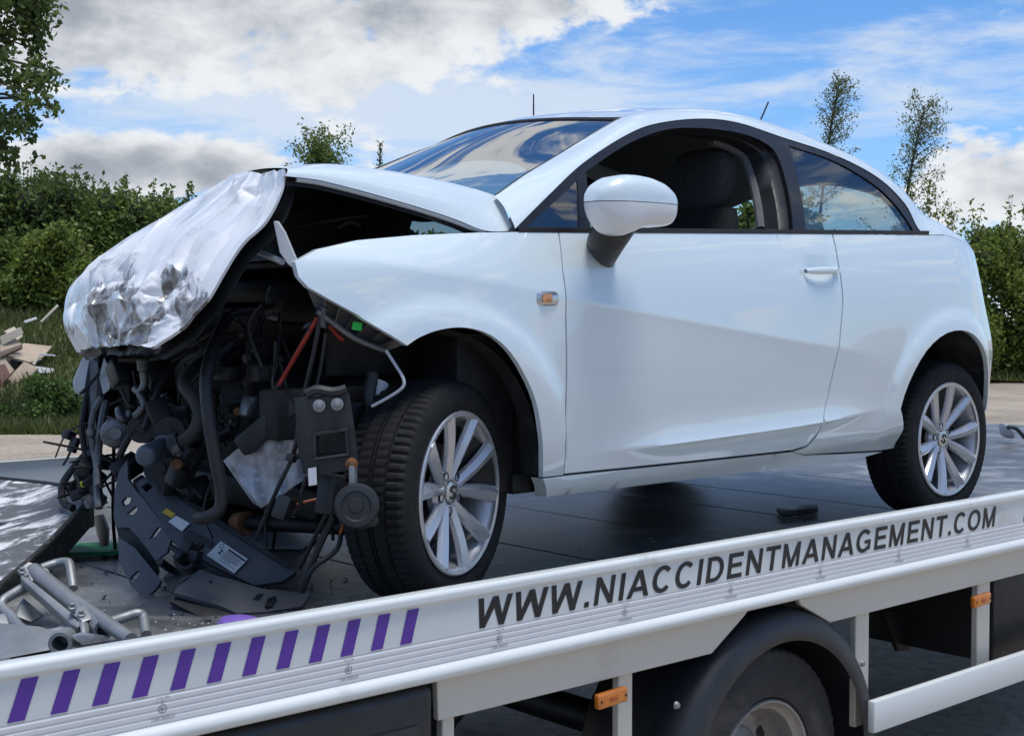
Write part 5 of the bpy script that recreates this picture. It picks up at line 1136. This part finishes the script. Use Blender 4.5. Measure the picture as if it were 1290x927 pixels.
    boxp('cable_plug', BLK, (-0.404, 0.19, 0.285), (.05, .04, .06), (.3, .2, .6), .006); boxp('cable_plug', BLK, (-0.397, 0.165, 0.415), (.03, .02, .02), (.3, .2, .6), .003)
    # bent wing-edge blade and torn slam panel edge
    sheet('bent_blade', CHROME2, [(-0.444, 0.17, 1.013),(-0.435, 0.165, 1.015),(-0.424, 0.15, 0.987),(-0.423, 0.1, 0.918),(-0.416, 0.09, 0.877),(-0.434, 0.12, 0.906),(-0.438, 0.15, 0.935)], (.010, .006, 0), bevel=.002)
    tubep('torn_edge', CHROME2, [(-0.414, 0.36, 1.0),(-0.425, 0.33, 0.975),(-0.426, 0.3, 0.949),(-0.42, 0.24, 0.931),(-0.429, 0.15, 0.911)], .008, 6); tubep('torn_edge', CHROME2, [(-0.414, 0.36, 1.0),(-0.386, 0.36, 1.011),(-0.337, 0.36, 1.018)], .005, 6)
    # wipers
    tubep('wiper_arm', BLK, [(-0.128, 0.75, 1.019),(-0.007, 0.55, 1.059),(0.128, 0.42, 1.079),(0.207, 0.34, 1.088)], .010, 8); tubep('wiper_arm', CAST, [(0.072, 0.8, 1.088),(0.123, 0.7, 1.097),(0.171, 0.6, 1.099)], .006, 6)
    tubep('scuttle_pipe', BLKH, [(-0.081, 0.42, 1.023),(-0.054, 0.4, 1.042),(-0.028, 0.38, 1.031)], .008, 7)
    boxp('wiper_pivot', BLK, (0.168, 0.34, 1.076), (.08, .08, .05), (0, 0, .3), .012)
CARR = pm('carrier_plastic', (.13, .135, .14), .5, var=(14, .2), mix2=((.05, .05, .05), 12, .52, .7, .6, 0))
LINER = pm('arch_liner', (.014, .015, .016), .8, var=(9, .3), bump=(60, .3, .004), mix2=((.08, .075, .07), 5, .56, .75, .9, 0))
CASTD = pm('dirty_casting', (.028, .028, .029), .55, .3, var=(12, .3), bump=(40, .4, .004), mix2=((.016, .016, .016), 8, .5, .68, .6, 0))
CAST2 = pm('grey_casting', (.17, .175, .18), .42, .7, var=(15, .25), bump=(50, .3, .003), mix2=((.05, .05, .05), 9, .54, .68, .6, .3))
FILT = pm('oil_filter_paint', (.085, .11, .135), .38, .2, .3, .2, var=(12, .15), mix2=((.05, .055, .06), 9, .55, .75, .55, .2))
HOSE = pm('grey_hose', (.042, .042, .043), .75, var=(20, .2), mix2=((.03, .03, .03), 10, .5, .7, .8, 0)); BLKH = pm('black_hose', (.014, .014, .016), .5, var=(14, .3)); BLKM = pm('black_painted_steel', (.026, .029, .033), .5, .2, var=(12, .3), bump=(90, .2, .002), mix2=((.10, .09, .08), 13, .62, .76, .7, .2))
build_engine_bay()

# ------------------------------------------------------------------ wreckage lying on the truck bed
def plate(name, mat, parent, pts, holes=(), thick=.006, h=.05, label=None):
    P = np.array(pts); c = P.mean(0); n = np.zeros(3)
    for i in range(len(P)): n += np.cross(P[i]-c, P[(i+1) % len(P)]-c)
    n /= np.linalg.norm(n)
    if n @ (np.array((-2.243, -2.776, .771))-c) < 0: n = -n
    u = np.cross(n, (0, 0, 1.)); u /= np.linalg.norm(u); v = np.cross(n, u); to2 = lambda L: [(float((np.array(p)-c)@u), float((np.array(p)-c)@v)) for p in L]
    return panel(name, mat, parent, to2(pts), lambda a, b: tuple(c+u*a+v*b), [to2(q) for q in holes], h=h, flange=thick, fdir=tuple(-n), label=label)
def build_shroud():
    t = thing('radiator_shroud', (-.45, .6, 0), 'broken dark grey plastic radiator shroud with white labels leaning below the engine', 'plastic shroud')
    up = plate('upper_panel', GREYPL, t, [(-0.489, 0.854, 0.291),(-0.477, 0.853, 0.304),(-0.454, 0.84, 0.315),(-0.422, 0.786, 0.287),(-0.342, 0.623, 0.19),(-0.242, 0.433, 0.082),(-0.232, 0.411, 0.068),(-0.266, 0.423, 0.044),(-0.326, 0.471, 0.034),(-0.403, 0.592, 0.088),(-0.423, 0.632, 0.112),(-0.438, 0.644, 0.108),(-0.463, 0.708, 0.154),(-0.476, 0.758, 0.197),(-0.486, 0.811, 0.247)],
        [[(-0.48, 0.839, 0.285),(-0.462, 0.833, 0.298),(-0.454, 0.815, 0.285),(-0.474, 0.82, 0.27)], [(-0.414, 0.633, 0.122),(-0.396, 0.63, 0.138),(-0.397, 0.62, 0.126),(-0.411, 0.621, 0.112)]], .02)
    plate('panel_rim', BLK, up, [(-0.458, 0.832, 0.318),(-0.426, 0.778, 0.293),(-0.344, 0.614, 0.196),(-0.243, 0.422, 0.088),(-0.251, 0.422, 0.08),(-0.353, 0.613, 0.185),(-0.433, 0.774, 0.28),(-0.464, 0.83, 0.31)], (), .012)
    plate('recess', BLK, up, [(-0.438, 0.676, 0.155),(-0.414, 0.67, 0.174),(-0.378, 0.609, 0.144),(-0.385, 0.601, 0.127),(-0.405, 0.632, 0.141),(-0.421, 0.635, 0.127)], (), .004)
    plate('label', LABELW, up, [(-0.455, 0.722, 0.195),(-0.434, 0.716, 0.211),(-0.412, 0.678, 0.191),(-0.435, 0.681, 0.17)], (), .002)
    plate('label', LABELY, up, [(-0.461, 0.749, 0.219),(-0.448, 0.746, 0.23),(-0.434, 0.72, 0.215),(-0.446, 0.722, 0.205)], (), .002)
    lb = plate('label', LABELW, up, [(-0.404, 0.598, 0.11),(-0.363, 0.591, 0.146),(-0.323, 0.512, 0.101),(-0.363, 0.518, 0.065)], (), .002)
    q = [np.array(p) for p in [(-0.405, 0.595, 0.11),(-0.364, 0.588, 0.147),(-0.325, 0.51, 0.101),(-0.364, 0.516, 0.065)]]
    def on(a, b): return tuple(q[0]*(1-a)*(1-b)+q[3]*a*(1-b)+q[2]*a*b+q[1]*(1-a)*b)   # a along the long side
    mb = MB()
    for k, (a0, a1, b0, b1) in enumerate([(.36,.98,.80,.90),(.34,.9,.70,.73),(.34,.96,.62,.645),(.34,.85,.54,.565),(.34,.94,.46,.485),(.34,.9,.38,.405),(.34,.7,.30,.325),(.20,.28,.40,.52),(.20,.28,.56,.66),(.34,.95,.18,.2)]):
        mb.add([on(a0, b0), on(a1, b0), on(a1, b1), on(a0, b1)], [(0, 1, 2, 3)])
    tag(mb.build('label_print', INK, lb, recalc=False, smooth=False), kind='stuff')
    mb = MB(); n = 22; vs = [on(.13+r*.07*math.cos(6.283*i/n), .80+r*.13*math.sin(6.283*i/n)) for i in range(n) for r in (.78, 1)]
    mb.add(vs, [(2*i, 2*((i+1) % n), 2*((i+1) % n)+1, 2*i+1) for i in range(n)]); mb.build('label_ring', INK, lb, recalc=False, smooth=False)
    lp = plate('left_panel', GREYPL2, t, [(-0.502, 0.881, 0.361),(-0.519, 0.899, 0.329),(-0.533, 0.9, 0.267),(-0.542, 0.888, 0.2),(-0.542, 0.874, 0.17),(-0.521, 0.836, 0.172),(-0.507, 0.796, 0.143),(-0.488, 0.737, 0.086),(-0.468, 0.709, 0.109),(-0.454, 0.702, 0.156),(-0.47, 0.751, 0.199),(-0.485, 0.799, 0.244),(-0.499, 0.84, 0.28),(-0.507, 0.868, 0.308),(-0.504, 0.874, 0.337)],
        [[(-0.525, 0.873, 0.242),(-0.517, 0.864, 0.256),(-0.508, 0.846, 0.254),(-0.512, 0.848, 0.239),(-0.522, 0.863, 0.229)], [(-0.521, 0.851, 0.209),(-0.503, 0.827, 0.233),(-0.501, 0.82, 0.222),(-0.509, 0.829, 0.208)], [(-0.493, 0.77, 0.141),(-0.473, 0.75, 0.18),(-0.469, 0.739, 0.174),(-0.48, 0.751, 0.153)]], .012)
    plate('left_step', BLK, t, [(-0.531, 0.897, 0.171),(-0.511, 0.863, 0.173),(-0.492, 0.821, 0.143),(-0.472, 0.764, 0.082),(-0.473, 0.753, 0.05),(-0.479, 0.756, 0.032),(-0.506, 0.828, 0.1),(-0.53, 0.88, 0.131)], (), .01)
    plate('lower_flap', GREYPL2, t, [(-0.548, 0.846, 0.146),(-0.524, 0.792, 0.119),(-0.496, 0.688, 0.037),(-0.513, 0.689, 0.015),(-0.536, 0.7, -0.006),(-0.557, 0.745, 0.017),(-0.564, 0.809, 0.08)], [[(-0.555, 0.764, 0.04),(-0.536, 0.757, 0.059),(-0.527, 0.746, 0.06),(-0.535, 0.746, 0.049),(-0.549, 0.747, 0.031)]], .012)
    plate('right_panel', GREYPL2, t, [(-0.487, 0.481, 0.097),(-0.464, 0.446, 0.083),(-0.433, 0.416, 0.073),(-0.376, 0.349, 0.05),(-0.269, 0.278, 0.034),(-0.314, 0.249, 0.01),(-0.408, 0.272, 0.005),(-0.477, 0.3, 0.007),(-0.506, 0.345, 0.024),(-0.588, 0.435, 0.055),(-0.569, 0.451, 0.067),(-0.532, 0.463, 0.079)],
        [[(-0.405, 0.289, 0.015),(-0.379, 0.312, 0.031),(-0.358, 0.311, 0.034),(-0.361, 0.294, 0.025),(-0.386, 0.277, 0.012),(-0.405, 0.277, 0.008)], [(-0.419, 0.325, 0.03),(-0.394, 0.338, 0.041),(-0.379, 0.331, 0.04),(-0.389, 0.323, 0.035),(-0.407, 0.313, 0.026)], [(-0.488, 0.432, 0.072),(-0.482, 0.435, 0.075),(-0.479, 0.427, 0.071),(-0.487, 0.421, 0.067)]], .012)
    plate('right_step', BLK, t, [(-0.578, 0.459, 0.048),(-0.469, 0.312, 0.006),(-0.453, 0.3, 0.005),(-0.494, 0.309, -0.005),(-0.54, 0.327, -0.011),(-0.596, 0.443, 0.032)], (), .01)
    plate('ground_flap', GREYPL2, t, [(-0.646, 0.523, 0.013),(-0.591, 0.541, 0.026),(-0.555, 0.527, 0.03),(-0.569, 0.482, 0.02),(-0.552, 0.312, -0.007),(-0.609, 0.324, -0.015),(-0.658, 0.352, -0.018),(-0.663, 0.416, -0.008)], [[(-0.631, 0.345, -0.015),(-0.598, 0.366, -0.005),(-0.588, 0.351, -0.006),(-0.601, 0.339, -0.01),(-0.615, 0.341, -0.013)]], .008)
    # latch hardware between the panels
    for c, s, r in (((-0.467, 0.58, 0.135),(.05,.03,.04),.5),((-0.464, 0.55, 0.121),(.035,.03,.03),.3),((-0.496, 0.57, 0.111),(.06,.02,.03),.9),((-0.518, 0.62, 0.092),(.07,.02,.02),.6)):
        m = MB(); m.box(c, s, Matrix.Rotation(r, 3, 'Y') @ Matrix.Rotation(.5, 3, 'Z')); m.build('latch_part', (CASTD, BLK)[s[0] > .05], t, bevel=.004)
    m = MB(); m.tube([(-0.511, 0.6, 0.146),(-0.501, 0.58, 0.132),(-0.508, 0.57, 0.106),(-0.503, 0.54, 0.092),(-0.482, 0.53, 0.1)], .008, 8); m.build('latch_hook', CASTD, t)
    m = MB(); m.prism([(-0.506, 0.66, 0.049),(-0.472, 0.58, 0.118),(-0.453, 0.5, 0.094),(-0.533, 0.47, 0.08),(-0.554, 0.52, 0.039)], (.05, .08, -.01)); m.build('inner_web', BLK, t)
def build_radiator():
    t = thing('scuffed_radiator', (-.75, 1.4, 0), 'flat dark radiator panel covered in white scrape marks at the left of the bed', 'radiator')
    pl = [(-0.62, 1.984, 0.241),(-0.543, 1.753, 0.23),(-0.459, 1.559, 0.223),(-0.393, 1.36, 0.213),(-0.431, 1.304, 0.199),(-0.668, 1.044, 0.121),(-0.888, 0.845, 0.054),(-1.065, 0.695, 0.001)]
    c = plate('core', SCUFF, t, pl, (), .004)
    lo = [(-0.394, 1.35, 0.212),(-0.434, 1.297, 0.198),(-0.671, 1.038, 0.12),(-0.89, 0.84, 0.053),(-1.067, 0.69, 0.0)]; dn = Vector((.01, .02, -.095))
    m = MB(); n = len(lo); m.add(lo+[tuple(Vector(p)+dn*(1.2 if i < 1 else 1)) for i, p in enumerate(lo)]+[tuple(Vector(p)+dn*1.1+Vector((.0, .12, -.01))) for p in lo], [(r*n+i, r*n+i+1, (r+1)*n+i+1, (r+1)*n+i) for r in (0, 1) for i in range(n-1)]); m.build('side_tank', RADEDGE, t, solid=.006)
    m = MB(); m.tube([(-0.617, 1.993, 0.243),(-0.539, 1.762, 0.231),(-0.456, 1.567, 0.225),(-0.386, 1.363, 0.215)], .008, 8, 3); m.build('top_rim', BLK, t)
    m = MB(); m.tube(lo, .009, 8, 2); m.build('side_rim', RADEDGE, t)
    pp = [Vector(p) for p in lo]
    q = sum((Vector(p) for p in pl), Vector())/len(pl)+Vector((-.10, .10, 0)); m = MB(); m.span((q.x-.10, q.y-.12, .001), (q.x+.10, q.y+.12, q.z-.012)); m.build('core_mount', BLK, t, bevel=.01)
def scuff():
    m = pm('scuffed_core', (.045, .048, .052), .6, 0, 0, bump=(300, .3, .002)); nt = m.node_tree; N = nt.nodes; L = nt.links; b = N['Principled BSDF']; tc = N['Texture Coordinate']
    mp = N.new('ShaderNodeMapping'); mp.inputs['Scale'].default_value = (1.6, 3, 2); mp.inputs['Rotation'].default_value = (0, 0, .5); L.new(tc.outputs['Object'], mp.inputs[0])
    n = N.new('ShaderNodeTexNoise'); L.new(mp.outputs[0], n.inputs[0]); n.inputs['Scale'].default_value = 3.2; n.inputs['Detail'].default_value = 10; n.inputs['Roughness'].default_value = .72; n.inputs['Distortion'].default_value = .6
    w = N.new('ShaderNodeTexWave'); w.wave_type = 'BANDS'; w.bands_direction = 'X'; L.new(tc.outputs['Object'], w.inputs[0]); w.inputs['Scale'].default_value = 70
    r = N.new('ShaderNodeMapRange'); L.new(n.outputs[0], r.inputs[0]); r.inputs[1].default_value = .50; r.inputs[2].default_value = .58
    c0 = N.new('ShaderNodeMix'); c0.data_type = 'RGBA'; L.new(w.outputs[1], c0.inputs[0]); c0.inputs[6].default_value = (.06, .065, .07, 1); c0.inputs[7].default_value = (.13, .135, .14, 1)
    mx = N.new('ShaderNodeMix'); mx.data_type = 'RGBA'; L.new(r.outputs[0], mx.inputs[0]); L.new(c0.outputs[2], mx.inputs[6]); mx.inputs[7].default_value = (.68, .69, .70, 1); L.new(mx.outputs[2], b.inputs['Base Color']); return m
SCUFF = scuff()
RADEDGE = pm('torn_black_edge', (.02, .02, .022), .6, var=(20, .4), bump=(40, .8, .02), mix2=((.13, .12, .12), 25, .56, .7, .7, 0))
GREYPL2 = pm('smooth_grey_plastic', (.078, .085, .097), .42, var=(7, .15), bump=(120, .15, .002), mix2=((.16, .16, .165), 22, .68, .76, .7, 0))
def build_frame():
    t = thing('steel_towing_frame', (-1.0, .45, 0), 'grey galvanised tubular towing frame lying at the near left end of the truck bed', 'towing frame')
    def tb(name, pts, r, n=12, sub=5, mat=GALV): return MB().tube(pts, r, n, sub).build(name, mat, t)
    m = MB(); a, b = Vector((-0.886, 0.62, 0.122)), Vector((-0.877, 0.22, 0.04)); d = (b-a).normalized(); L = (b-a).length
    m.lathe([(0, 0), (0, .022), (L-.05, .022), (L-.05, .028), (L, .028), (L, .020), (L-.06, .019), (L-.06, 0)], a, d, 24); m.build('main_tube', GALV, t)
    tb('second_tube', [(-0.876, 0.42, 0.084), (-0.879, 0.08, 0.04)], .017, 12, 1)
    tb('bent_rod', [(-0.903, 0.6, 0.095),(-0.944, 0.6, 0.076),(-0.972, 0.6, 0.061),(-0.982, 0.58, 0.048),(-0.981, 0.52, 0.034),(-0.989, 0.44, 0.021),(-0.978, 0.38, 0.015),(-0.946, 0.34, 0.021),(-0.899, 0.32, 0.036)], .0125, 12)
    tb('bent_rod', [(-0.865, 0.62, 0.126),(-0.827, 0.62, 0.134),(-0.806, 0.6, 0.138),(-0.806, 0.58, 0.13),(-0.824, 0.52, 0.084)], .0125, 12)
    tb('bent_rod', [(-0.856, 0.24, 0.049),(-0.816, 0.24, 0.056),(-0.788, 0.23, 0.062),(-0.779, 0.22, 0.052),(-0.802, 0.16, 0.026)], .0125, 12)
    m = MB(); m.prism([(-0.929, 0.6, 0.124),(-0.92, 0.57, 0.117),(-0.918, 0.25, 0.06),(-0.934, 0.24, 0.049),(-0.937, 0.27, 0.052),(-0.931, 0.58, 0.111)], (.01, .02, -.025)); m.build('flat_bar', GALV, t, bevel=.002)
    m = MB(); m.prism([(-0.923, 0.62, 0.121),(-0.894, 0.62, 0.14),(-0.861, 0.58, 0.123),(-0.861, 0.56, 0.113),(-0.91, 0.57, 0.108)], (0, .01, .006)); m.build('clamp_plate', GALV, t, bevel=.002)
    m = MB(); m.prism([(-0.927, 0.3, 0.072),(-0.888, 0.3, 0.08),(-0.871, 0.25, 0.067),(-0.923, 0.24, 0.059)], (0, .01, .006)); m.build('clamp_plate', GALV, t, bevel=.002)
    for c in [(-0.923, 0.6, 0.122),(-0.919, 0.585, 0.107),(-0.926, 0.29, 0.081),(-0.915, 0.265, 0.067)]:
        m = MB(); m.lathe([(0, .0), (0, .010), (.008, .010), (.010, .007), (.018, .006), (.018, 0)], c, (-.1, -.3, .95), 6); m.build('bolt', GALV, t)
    m = MB(); m.prism([(-1.087, 0.52, 0.021),(-1.018, 0.5, 0.029),(-0.968, 0.38, 0.034),(-0.951, 0.26, 0.03),(-1.011, 0.22, 0.013),(-1.109, 0.26, 0.0),(-1.166, 0.3, -0.009)], (.02, .04, -.02)); m.build('base_plate', GALV, t, bevel=.004)
    m = MB(); m.prism([(-1.057, 0.55, 0.042),(-0.987, 0.54, 0.043),(-0.991, 0.5, 0.023),(-1.076, 0.5, 0.016)], (.02, .03, -.02)); m.build('lug', GALV, t, bevel=.004)
    m = MB(); c = Vector((-1.007, 0.16, 0.042)); d = Vector((-.55, -.8, .0)); m.lathe([(-.06, .020), (0, .021), (.0, .026), (.02, .026), (.02, .018), (-.05, .016), (-.05, 0)], c, d, 24); m.build('socket', GALV, t)
    m = MB(); m.prism([(-0.921, 0.27, 0.065),(-0.909, 0.27, 0.074),(-0.933, 0.2, 0.041),(-0.944, 0.2, 0.039)], (.02, .02, 0)); m.build('side_lug', GALV, t, bevel=.003)
    m = MB(); m.prism([(-0.992, 0.1, 0.054),(-0.969, 0.1, 0.058),(-0.935, 0.06, 0.052),(-1.006, 0.05, 0.055)], (0, .04, .004)); m.build('loose_plate', CHROME, t)
    m = MB(); m.prism([(-0.912, 0.62, 0.058),(-0.887, 0.55, 0.019),(-0.932, 0.52, 0.015),(-0.96, 0.55, 0.03)], (.0, .02, -.01)); m.build('web_plate', GALV, t, bevel=.003)
def small_wreck():
    # loose pieces on the bed, plus a painted bright patch of deck
    g = [(-0.437, 1.567),(-0.281, 1.471),(-0.257, 1.45),(-0.331, 1.293),(-0.361, 1.3),(-0.517, 1.4)]
    m = MB(); m.prism([(x, y, .012) for x, y in g], (0, 0, .012)); tag(m.build('green_strap', STRAPG), 'green webbing strap lying flat on the truck bed left of the plastic shroud', 'strap')
    s = [(-0.331, 1.5, 0.112),(-0.303, 1.5, 0.115),(-0.3, 1.46, 0.066),(-0.331, 1.4, 0.019),(-0.367, 1.34, -0.029),(-0.378, 1.34, -0.035),(-0.347, 1.4, 0.021),(-0.336, 1.46, 0.059)]
    m = MB(); m.prism(s, (.02, .02, 0)); tag(m.build('plastic_shard', BLK, bevel=.003), 'torn upright black plastic shard behind the green strap', 'plastic shard')
    c = Vector((-0.671, -0.05, 0.06)); m = MB()
    m.lathe([(-.10, 0), (-.10, .030), (-.02, .034), (-.015, .050), (.0, .054), (.012, .048), (.018, .03), (.020, 0)], (c.x, c.y, c.z+.004), (.05, -.1, .95), 40); tag(m.build('purple_disc', PURPB), 'round purple plastic disc peeping over the side rail below the shroud', 'disc')
    a = [Vector((x, y, .008)) for x, y in [(2.034, 0.499),(2.075, 0.434),(2.172, 0.495),(2.229, 0.445),(2.158, 0.39),(2.036, 0.383),(1.947, 0.406)]]
    m = MB(); m.prism(a, (0, 0, .018)); tag(m.build('black_clip', BLK, bevel=.003), 'small black plastic clip on the bed in front of the rear wheel', 'plastic clip')
    p = Vector([(5.522, 1.453)][0]+(0,)); m = MB(); m.lathe([(0, 0), (0, .01), (.025, .045), (.04, .06), (.045, .06), (.03, .04), (.01, 0)], p+Vector((0, 0, .05)), (.6, -.3, .5), 20); tag(m.build('lamp_fragment', CHROME2), 'pale broken lamp bowl lying behind the rear wheel', 'lamp fragment')
    m = MB(); m.tube([p+Vector((-.02, -.05, .10)), p+Vector((.06, -.06, .09)), p+Vector((.13, -.08, .03))], .012, 8); tag(m.build('black_trim', BLK), 'short black strip lying across the pale lamp bowl', 'trim strip')
    q = [(0.203, 1.2, 0.044),(0.226, 1.0, 0.087),(0.211, 1.0, 0.067),(0.166, 1.1, 0.017)]; z0 = [(x, y) for x, y in [(0.17, 1.422),(0.434, 1.615),(0.411, 1.429),(0.402, 1.218),(0.177, 1.02),(0.078, 1.107)]]
    m = MB(); m.prism([(x, y, .006) for x, y in z0], (0, 0, .01)); tag(m.build('bright_deck_patch', CHROME2), 'flat pale sheet painted as the bright patch of deck under the engine', 'deck patch')  # brightness of the deck under the engine, put in as a pale sheet
def crumbs():
    mb = MB()
    for k in range(150):
        if k < 110: x, y = rng.normal(-.45, .28), rng.normal(.55, .40)
        else: x, y = rng.uniform(-.6, 2.2), rng.uniform(-.15, .5)
        if not (-1.4 < x < 3 and -.17 < y < 2.2): continue
        s = .002+.005*rng.random()**2; mb.box((x, y, .002+s*.35), (s*2, s*1.4, s*.7), Matrix.Rotation(rng.random()*6, 3, 'Z') @ Matrix.Rotation(rng.normal()*.4, 3, 'X'))
    tag(mb.build('plastic_crumbs', GREYPL2), kind='stuff')
    mb = MB()
    for k in range(200):
        x, y = rng.normal(-.5, .25), rng.normal(.6, .4)
        if not (-1.4 < x < 3 and -.17 < y < 2.2): continue
        s = .0015+.002*rng.random(); mb.box((x, y, .002+s*.4), (s*1.6, s*1.3, s*.8), Matrix.Rotation(rng.random()*6, 3, 'Z'))
    tag(mb.build('glass_crumbs', LABELW), kind='stuff')
crumbs(); build_shroud(); build_radiator(); build_frame(); small_wreck()

# ------------------------------------------------------------------ rubble heap of boards on the bank
WOOD1 = pm('pale_board', (.42, .33, .24), .75, var=(3, .15), bump=(20, .2, .01)); WOOD2 = pm('cream_board', (.52, .45, .35), .7, var=(4, .12)); WOOD3 = pm('reddish_board', (.20, .10, .08), .7, var=(4, .15)); WOOD4 = pm('white_board', (.62, .63, .62), .6, var=(4, .1)); WOOD5 = pm('brown_board', (.15, .11, .08), .8, var=(5, .2))
def rubble():
    B = [ # corner pixels surveyed at 25 m (third value: metres further off), material, label
        ([(7.189, 22.249, 0.427),(7.557, 22.199, 0.602),(7.599, 22.156, 0.483),(7.206, 22.224, 0.25)], WOOD2, 'cream board end sticking up at the top of the rubble heap'),
        ([(7.36, 22.503, 0.527),(7.584, 22.576, 0.615),(7.704, 22.462, 0.435),(7.546, 22.331, 0.363)], WOOD2, 'small squared cream frame piece on top of the heap'),
        ([(7.246, 22.181, 0.089),(7.829, 22.745, 0.294),(8.278, 22.479, 0.232),(7.872, 22.025, 0.006),(7.596, 21.866, -0.044)], WOOD1, 'wide pale sheet board sloping to the right across the heap'),
        ([(7.185, 22.245, 0.28),(7.463, 22.271, 0.365),(7.583, 22.161, 0.291),(7.143, 22.14, 0.106)], WOOD1, 'narrow tan board stacked under the cream frame piece'),
        ([(7.144, 22.141, 0.15),(7.533, 22.072, 0.293),(7.52, 22.079, 0.219),(7.104, 22.038, 0.05)], WOOD5, 'thin brown board edge in the middle of the stack'),
        ([(7.016, 22.115, 0.05),(7.165, 22.12, 0.106),(7.333, 21.957, -0.187),(7.143, 21.85, -0.353)], WOOD1, 'tan board tilted down at the left of the heap'),
        ([(7.165, 21.831, -0.339),(7.469, 21.845, -0.026),(7.664, 21.668, -0.143),(7.472, 21.563, -0.295),(7.19, 21.671, -0.435)], WOOD1, 'pale brown offcut leaning at the front of the heap'),
        ([(6.916, 21.929, -0.117),(7.129, 21.877, -0.063),(7.162, 21.705, -0.262),(7.0, 21.704, -0.459),(6.869, 21.818, -0.488)], WOOD3, 'dark red board at the lower left of the heap'),
        ([(6.793, 21.76, -0.34),(7.025, 21.689, -0.315),(7.002, 21.563, -0.569),(6.786, 21.752, -0.598)], WOOD3, 'dull pink block at the foot of the heap'),
        ([(7.621, 21.707, -0.113),(8.005, 21.766, -0.169),(8.025, 21.743, -0.257),(7.683, 21.645, -0.245)], WOOD4, 'white sheet scrap at the right foot of the heap'),
        ([(7.617, 21.846, -0.073),(7.738, 21.88, 0.086),(7.771, 21.851, 0.071),(7.661, 21.806, -0.102)], WOOD2, 'thin upright batten in front of the wide sheet board'),
        ([(7.852, 22.048, 0.11),(8.115, 21.948, 0.078),(8.115, 21.947, 0.048),(7.851, 22.047, 0.066)], WOOD4, 'thin pale batten lying at the right of the heap'),
        ([(8.346, 23.243, 0.702),(8.694, 23.22, 1.047),(8.716, 23.198, 1.015),(8.381, 23.211, 0.686)], WOOD2, 'long thin stick standing out of the grass behind the heap'),
        ([(8.113, 23.449, 0.718),(8.381, 23.483, 0.796),(8.392, 23.472, 0.749),(8.135, 23.428, 0.671)], WOOD4, 'short white stick lying in the grass behind the heap'),
    ]
    for pts, m, lab in B:
        P = [Vector(p) for p in pts]; n = (P[1]-P[0]).cross(P[-1]-P[0]).normalized()
        if n.z > 0: n = -n
        tag(MB().prism(P, n*.05).build('board', m, bevel=.006, seg=1), lab, 'board', 'boards of the rubble heap')
    # the earth and broken rubble the boards lie on
    x, y = cp(8, 25.4); mb = MB()
    def heap(u, v):
        a = 2*math.pi*u; r = v; k = 1+.25*mnoise.noise(V(math.cos(a)*2, math.sin(a)*2, v*3)); h = .95*(1-r**1.6)
        return (x+1.0*r*k*math.cos(a), y+1.0*r*k*math.sin(a), GROUND+.15+h+.1*mnoise.noise(V(u*20, v*6, 2)))
    mb.grid(heap, 40, 12); tag(mb.build('rubble', RUBB), kind='stuff')
RUBB = pm('rubble_earth', (.14, .11, .085), .95, var=(6, .4), bump=(9, 1, .06))
rubble()
